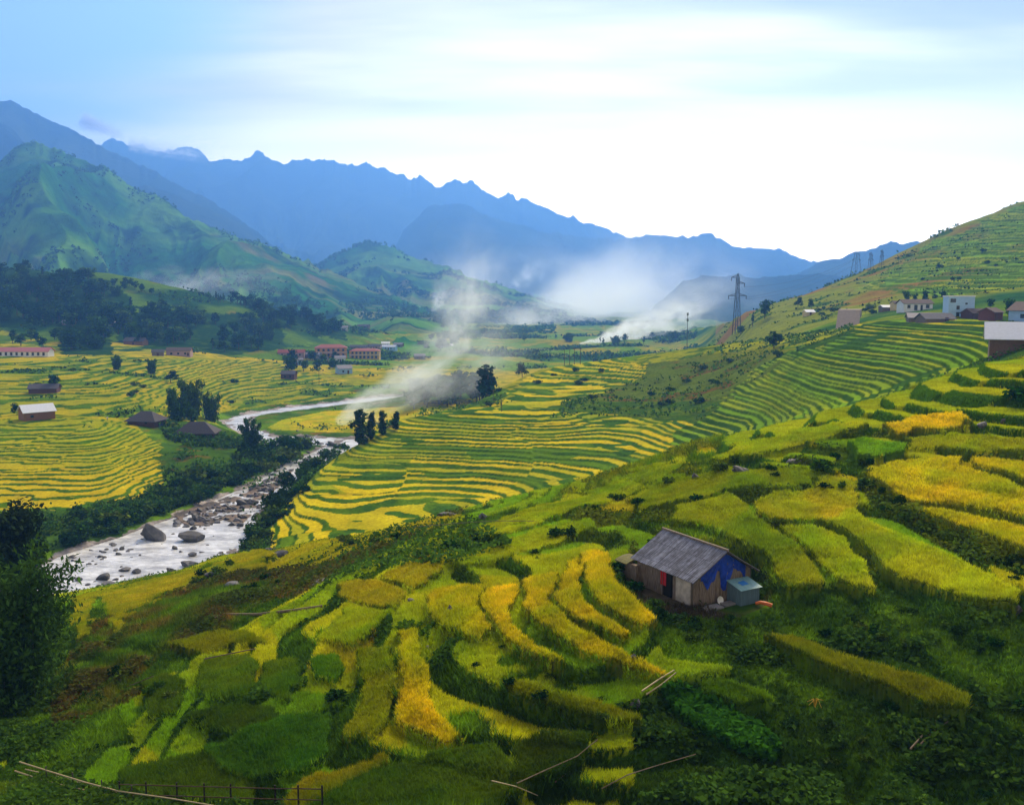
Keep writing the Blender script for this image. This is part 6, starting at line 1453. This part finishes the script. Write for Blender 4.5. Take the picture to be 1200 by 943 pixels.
BROWNP = simple_mat('brown rail', (.10, .06, .035), .9, .3, 4)

def person():
    g = Vector(gpoint(126, 493, 240, 420))
    bm = bmesh.new()
    def ring(z, rx, ry, n=10, cx=0): return [bm.verts.new((cx + rx * math.cos(2 * math.pi * k / n), ry * math.sin(2 * math.pi * k / n), z)) for k in range(n)]
    def tube(spec, cap=True):
        rs = [ring(*s) for s in spec]
        for a, b in zip(rs, rs[1:]):
            for k in range(10): bm.faces.new((a[k], a[(k + 1) % 10], b[(k + 1) % 10], b[k]))
        bm.faces.new(rs[0][::-1]); bm.faces.new(rs[-1])
    # one figure grown from a jointed skeleton
    me = bpy.data.meshes.new('person'); bm.free()
    J = [(0, 0, .92), (0, 0, 1.15), (0, 0, 1.38), (0, -.01, 1.47), (0, -.02, 1.60), (0, -.02, 1.68), (.19, 0, 1.36), (.24, .02, 1.1), (.25, -.05, .86), (-.19, 0, 1.36), (-.24, .02, 1.1), (-.25, -.05, .86), (.1, 0, .86), (.11, -.01, .47), (.11, .02, .06), (.12, -.12, .03), (-.1, 0, .86), (-.11, -.01, .47), (-.11, .02, .06), (-.12, -.12, .03)]
    E = [(0, 1), (1, 2), (2, 3), (3, 4), (4, 5), (2, 6), (6, 7), (7, 8), (2, 9), (9, 10), (10, 11), (0, 12), (12, 13), (13, 14), (14, 15), (0, 16), (16, 17), (17, 18), (18, 19)]
    R = [.15, .14, .15, .06, .10, .08, .07, .05, .04, .07, .05, .04, .09, .065, .045, .04, .09, .065, .045, .04]
    me.from_pydata(J, E, []); o = link('person', me, label='person in a white shirt and dark trousers standing on the terrace bank', cat='person', loc=g)
    sk = o.modifiers.new('skin', 'SKIN'); o.modifiers.new('sub', 'SUBSURF').levels = 1
    for v, r in zip(me.skin_vertices[0].data, R): v.radius = (r, r * .8)
    me.skin_vertices[0].data[0].use_root = True
    m, nt, out = newmat('clothes and skin'); p = N(nt, 'ShaderNodeBsdfPrincipled'); tc = N(nt, 'ShaderNodeTexCoord'); sp = N(nt, 'ShaderNodeSeparateXYZ'); nt.links.new(tc.outputs['Object'], sp.inputs[0])
    mr = N(nt, 'ShaderNodeMath', operation='DIVIDE'); nt.links.new(sp.outputs['Z'], mr.inputs[0]); mr.inputs[1].default_value = 1.8
    r = ramp(nt, mr.outputs[0], [(0, (.03, .03, .05)), (.5, (.75, .74, .72)), (.80, (.35, .2, .13)), (.90, (.02, .015, .012))]); r.color_ramp.interpolation = 'CONSTANT'
    nt.links.new(r.outputs[0], p.inputs['Base Color']); nt.links.new(p.outputs[0], out.inputs['Surface']); me.materials.append(m)
    o.rotation_euler = (0, 0, .4)

# ------------------------------------------------------------------ smoke
def plume(name, a, b, r0, r1, dens, seed, scale=1.0, col=(.84, .92, 1.0), stretch=3.0, drop=.0):
    """a drifting cone of smoke from a to b: local z runs along it from 0 to 1"""
    a = Vector(a); b = Vector(b); L = (b - a).length
    m, nt, out = newmat('smoke')
    tc = N(nt, 'ShaderNodeTexCoord'); sp = N(nt, 'ShaderNodeSeparateXYZ')
    geo = tc.outputs['Object']
    nz1 = noise_node(nt, 1.0, 3, None); mp = N(nt, 'ShaderNodeMapping'); mp.inputs['Scale'].default_value = (1.3 / r1 * scale, 1.3 / r1 * scale, 1.3 / r1 * scale / stretch * 1.6); mp.inputs['Location'].default_value = (seed, seed * .7, seed * .3)
    nt.links.new(geo, mp.inputs['Vector']); nt.links.new(mp.outputs[0], nz1.inputs['Vector'])
    # bend the coordinates with the noise so that the outline billows
    off = N(nt, 'ShaderNodeVectorMath', operation='SUBTRACT'); nt.links.new(nz1.outputs['Color'], off.inputs[0]); off.inputs[1].default_value = (.5, .5, .5)
    sc = N(nt, 'ShaderNodeVectorMath', operation='SCALE'); nt.links.new(off.outputs[0], sc.inputs[0]); sc.inputs['Scale'].default_value = r1 * 1.1
    ad = N(nt, 'ShaderNodeVectorMath', operation='ADD'); nt.links.new(geo, ad.inputs[0]); nt.links.new(sc.outputs[0], ad.inputs[1]); nt.links.new(ad.outputs[0], sp.inputs[0])
    def math_(op, x, y=None, cl=False):
        n = N(nt, 'ShaderNodeMath', operation=op); n.use_clamp = cl
        for i, v in enumerate((x, y)):
            if v is None: continue
            if hasattr(v, 'is_linked'): nt.links.new(v, n.inputs[i])
            else: n.inputs[i].default_value = v
        return n.outputs[0]
    t = math_('DIVIDE', sp.outputs['Z'], L, True)
    R = math_('ADD', math_('MULTIPLY', t, r1 - r0), r0)
    rr = math_('SQRT', math_('ADD', math_('MULTIPLY', sp.outputs['X'], sp.outputs['X']), math_('MULTIPLY', sp.outputs['Y'], sp.outputs['Y'])))
    q = math_('DIVIDE', rr, R); fall = math_('SUBTRACT', 1.0, q, True); fall = math_('MULTIPLY', fall, fall)
    nz2 = noise_node(nt, 2.2, 6, mp.outputs[0], .6)
    n2 = N(nt, 'ShaderNodeMapRange'); n2.inputs['From Min'].default_value = .40; n2.inputs['From Max'].default_value = .68; n2.inputs['To Max'].default_value = 1.6; nt.links.new(nz2.outputs['Fac'], n2.inputs['Value'])
    thin = math_('MULTIPLY', math_('POWER', math_('SUBTRACT', 1.0, t, True), 1.2), math_('DIVIDE', r0 + (r1 - r0) * .25, R))
    sz = N(nt, 'ShaderNodeSeparateXYZ'); nt.links.new(geo, sz.inputs[0])
    st = math_('MULTIPLY', math_('DIVIDE', sz.outputs['Z'], L * .04, True), 1.0)
    d = math_('MULTIPLY', math_('MULTIPLY', math_('MULTIPLY', fall, n2.outputs[0]), math_('MULTIPLY', thin, st)), dens)
    v = N(nt, 'ShaderNodeVolumePrincipled'); v.inputs['Color'].default_value = (*col, 1); v.inputs['Anisotropy'].default_value = .5
    nt.links.new(d, v.inputs['Density']); nt.links.new(v.outputs[0], out.inputs['Volume'])
    mb = MB(); ns, nr = 14, 6; e0 = r0 * 1.5; e1 = r1 * 1.45
    for i in range(nr + 1):
        z = L * (-.0 + 1.06 * i / nr); r = e0 + (e1 - e0) * i / nr
        for k in range(ns): mb.v.append((r * math.cos(2 * math.pi * k / ns), r * math.sin(2 * math.pi * k / ns), z))
    for i in range(nr):
        for k in range(ns): mb.f.append((i * ns + k, i * ns + (k + 1) % ns, (i + 1) * ns + (k + 1) % ns, (i + 1) * ns + k))
    mb.f.append(tuple(reversed(range(ns)))); mb.f.append(tuple(nr * ns + k for k in range(ns)))
    o = mb.build(name, m, kind='stuff', loc=a); o.rotation_euler = (b - a).to_track_quat('Z', 'Y').to_euler()
    return o

def smoke():
    g = Vector(gpoint(397, 497, 330, 480)); plume('smoke', g + Vector((0, 0, -.5)), unproj(610, 375, 345), 5, 25, .6, 3.1)
    g = Vector(unproj(540, 420, 520)); plume('smoke', g, unproj(560, 300, 640), 8, 46, .12, 8.8)
    plume('smoke', unproj(683, 412, 1000), unproj(830, 366, 1250), 7, 52, .4, 5.3)
    plume('smoke', unproj(512, 364, 1750), unproj(516, 330, 1900), 10, 38, .06, 7.7)
    plume('smoke', unproj(150, 336, 1350), unproj(340, 325, 1500), 20, 60, .05, 9.9)
    plume('mist_and_cloud', unproj(590, 400, 1600), unproj(900, 350, 2300), 60, 200, .030, 2.2)
    plume('mist_and_cloud', unproj(690, 395, 2000), unproj(800, 300, 2600), 90, 250, .013, 4.4)
    plume('mist_and_cloud', unproj(600, 335, 3000), unproj(650, 300, 3400), 20, 90, .02, 6.4)
    plume('mist_and_cloud', unproj(620, 396, 2200), unproj(800, 352, 4600), 130, 480, .013, 14.2, .8)
    plume('mist_and_cloud', unproj(380, 360, 3300), unproj(760, 345, 4300), 170, 380, .009, 17.2, .8)
    # low cloud on the ridge: clouds, sharing one name with the valley volumes
    plume('mist_and_cloud', unproj(150, 168, 6000), unproj(252, 184, 6000), 60, 80, .09, 11.0, 1.4)
    plume('mist_and_cloud', unproj(95, 140, 6300), unproj(150, 162, 6300), 80, 50, .12, 12.0, 1.4, (.6, .6, .68))
    scene.cycles.volume_step_rate = 2.0; scene.cycles.volume_max_steps = 128
E1_, E2_ = Vector((-.49, .872, 0)), Vector((.872, .49, 0))
HUTC = HUTA + Vector((-.49, .872, 0)) * 2.85 + Vector((.872, .49, 0)) * 2.3
trees(); bushes(); crops(); stones(); buildings(); hut(); masts(); fences(); person()
mountains(); water(); smoke(); sky(); haze()
build_ground()
print('built', round(time.time() - T0, 1), 's')
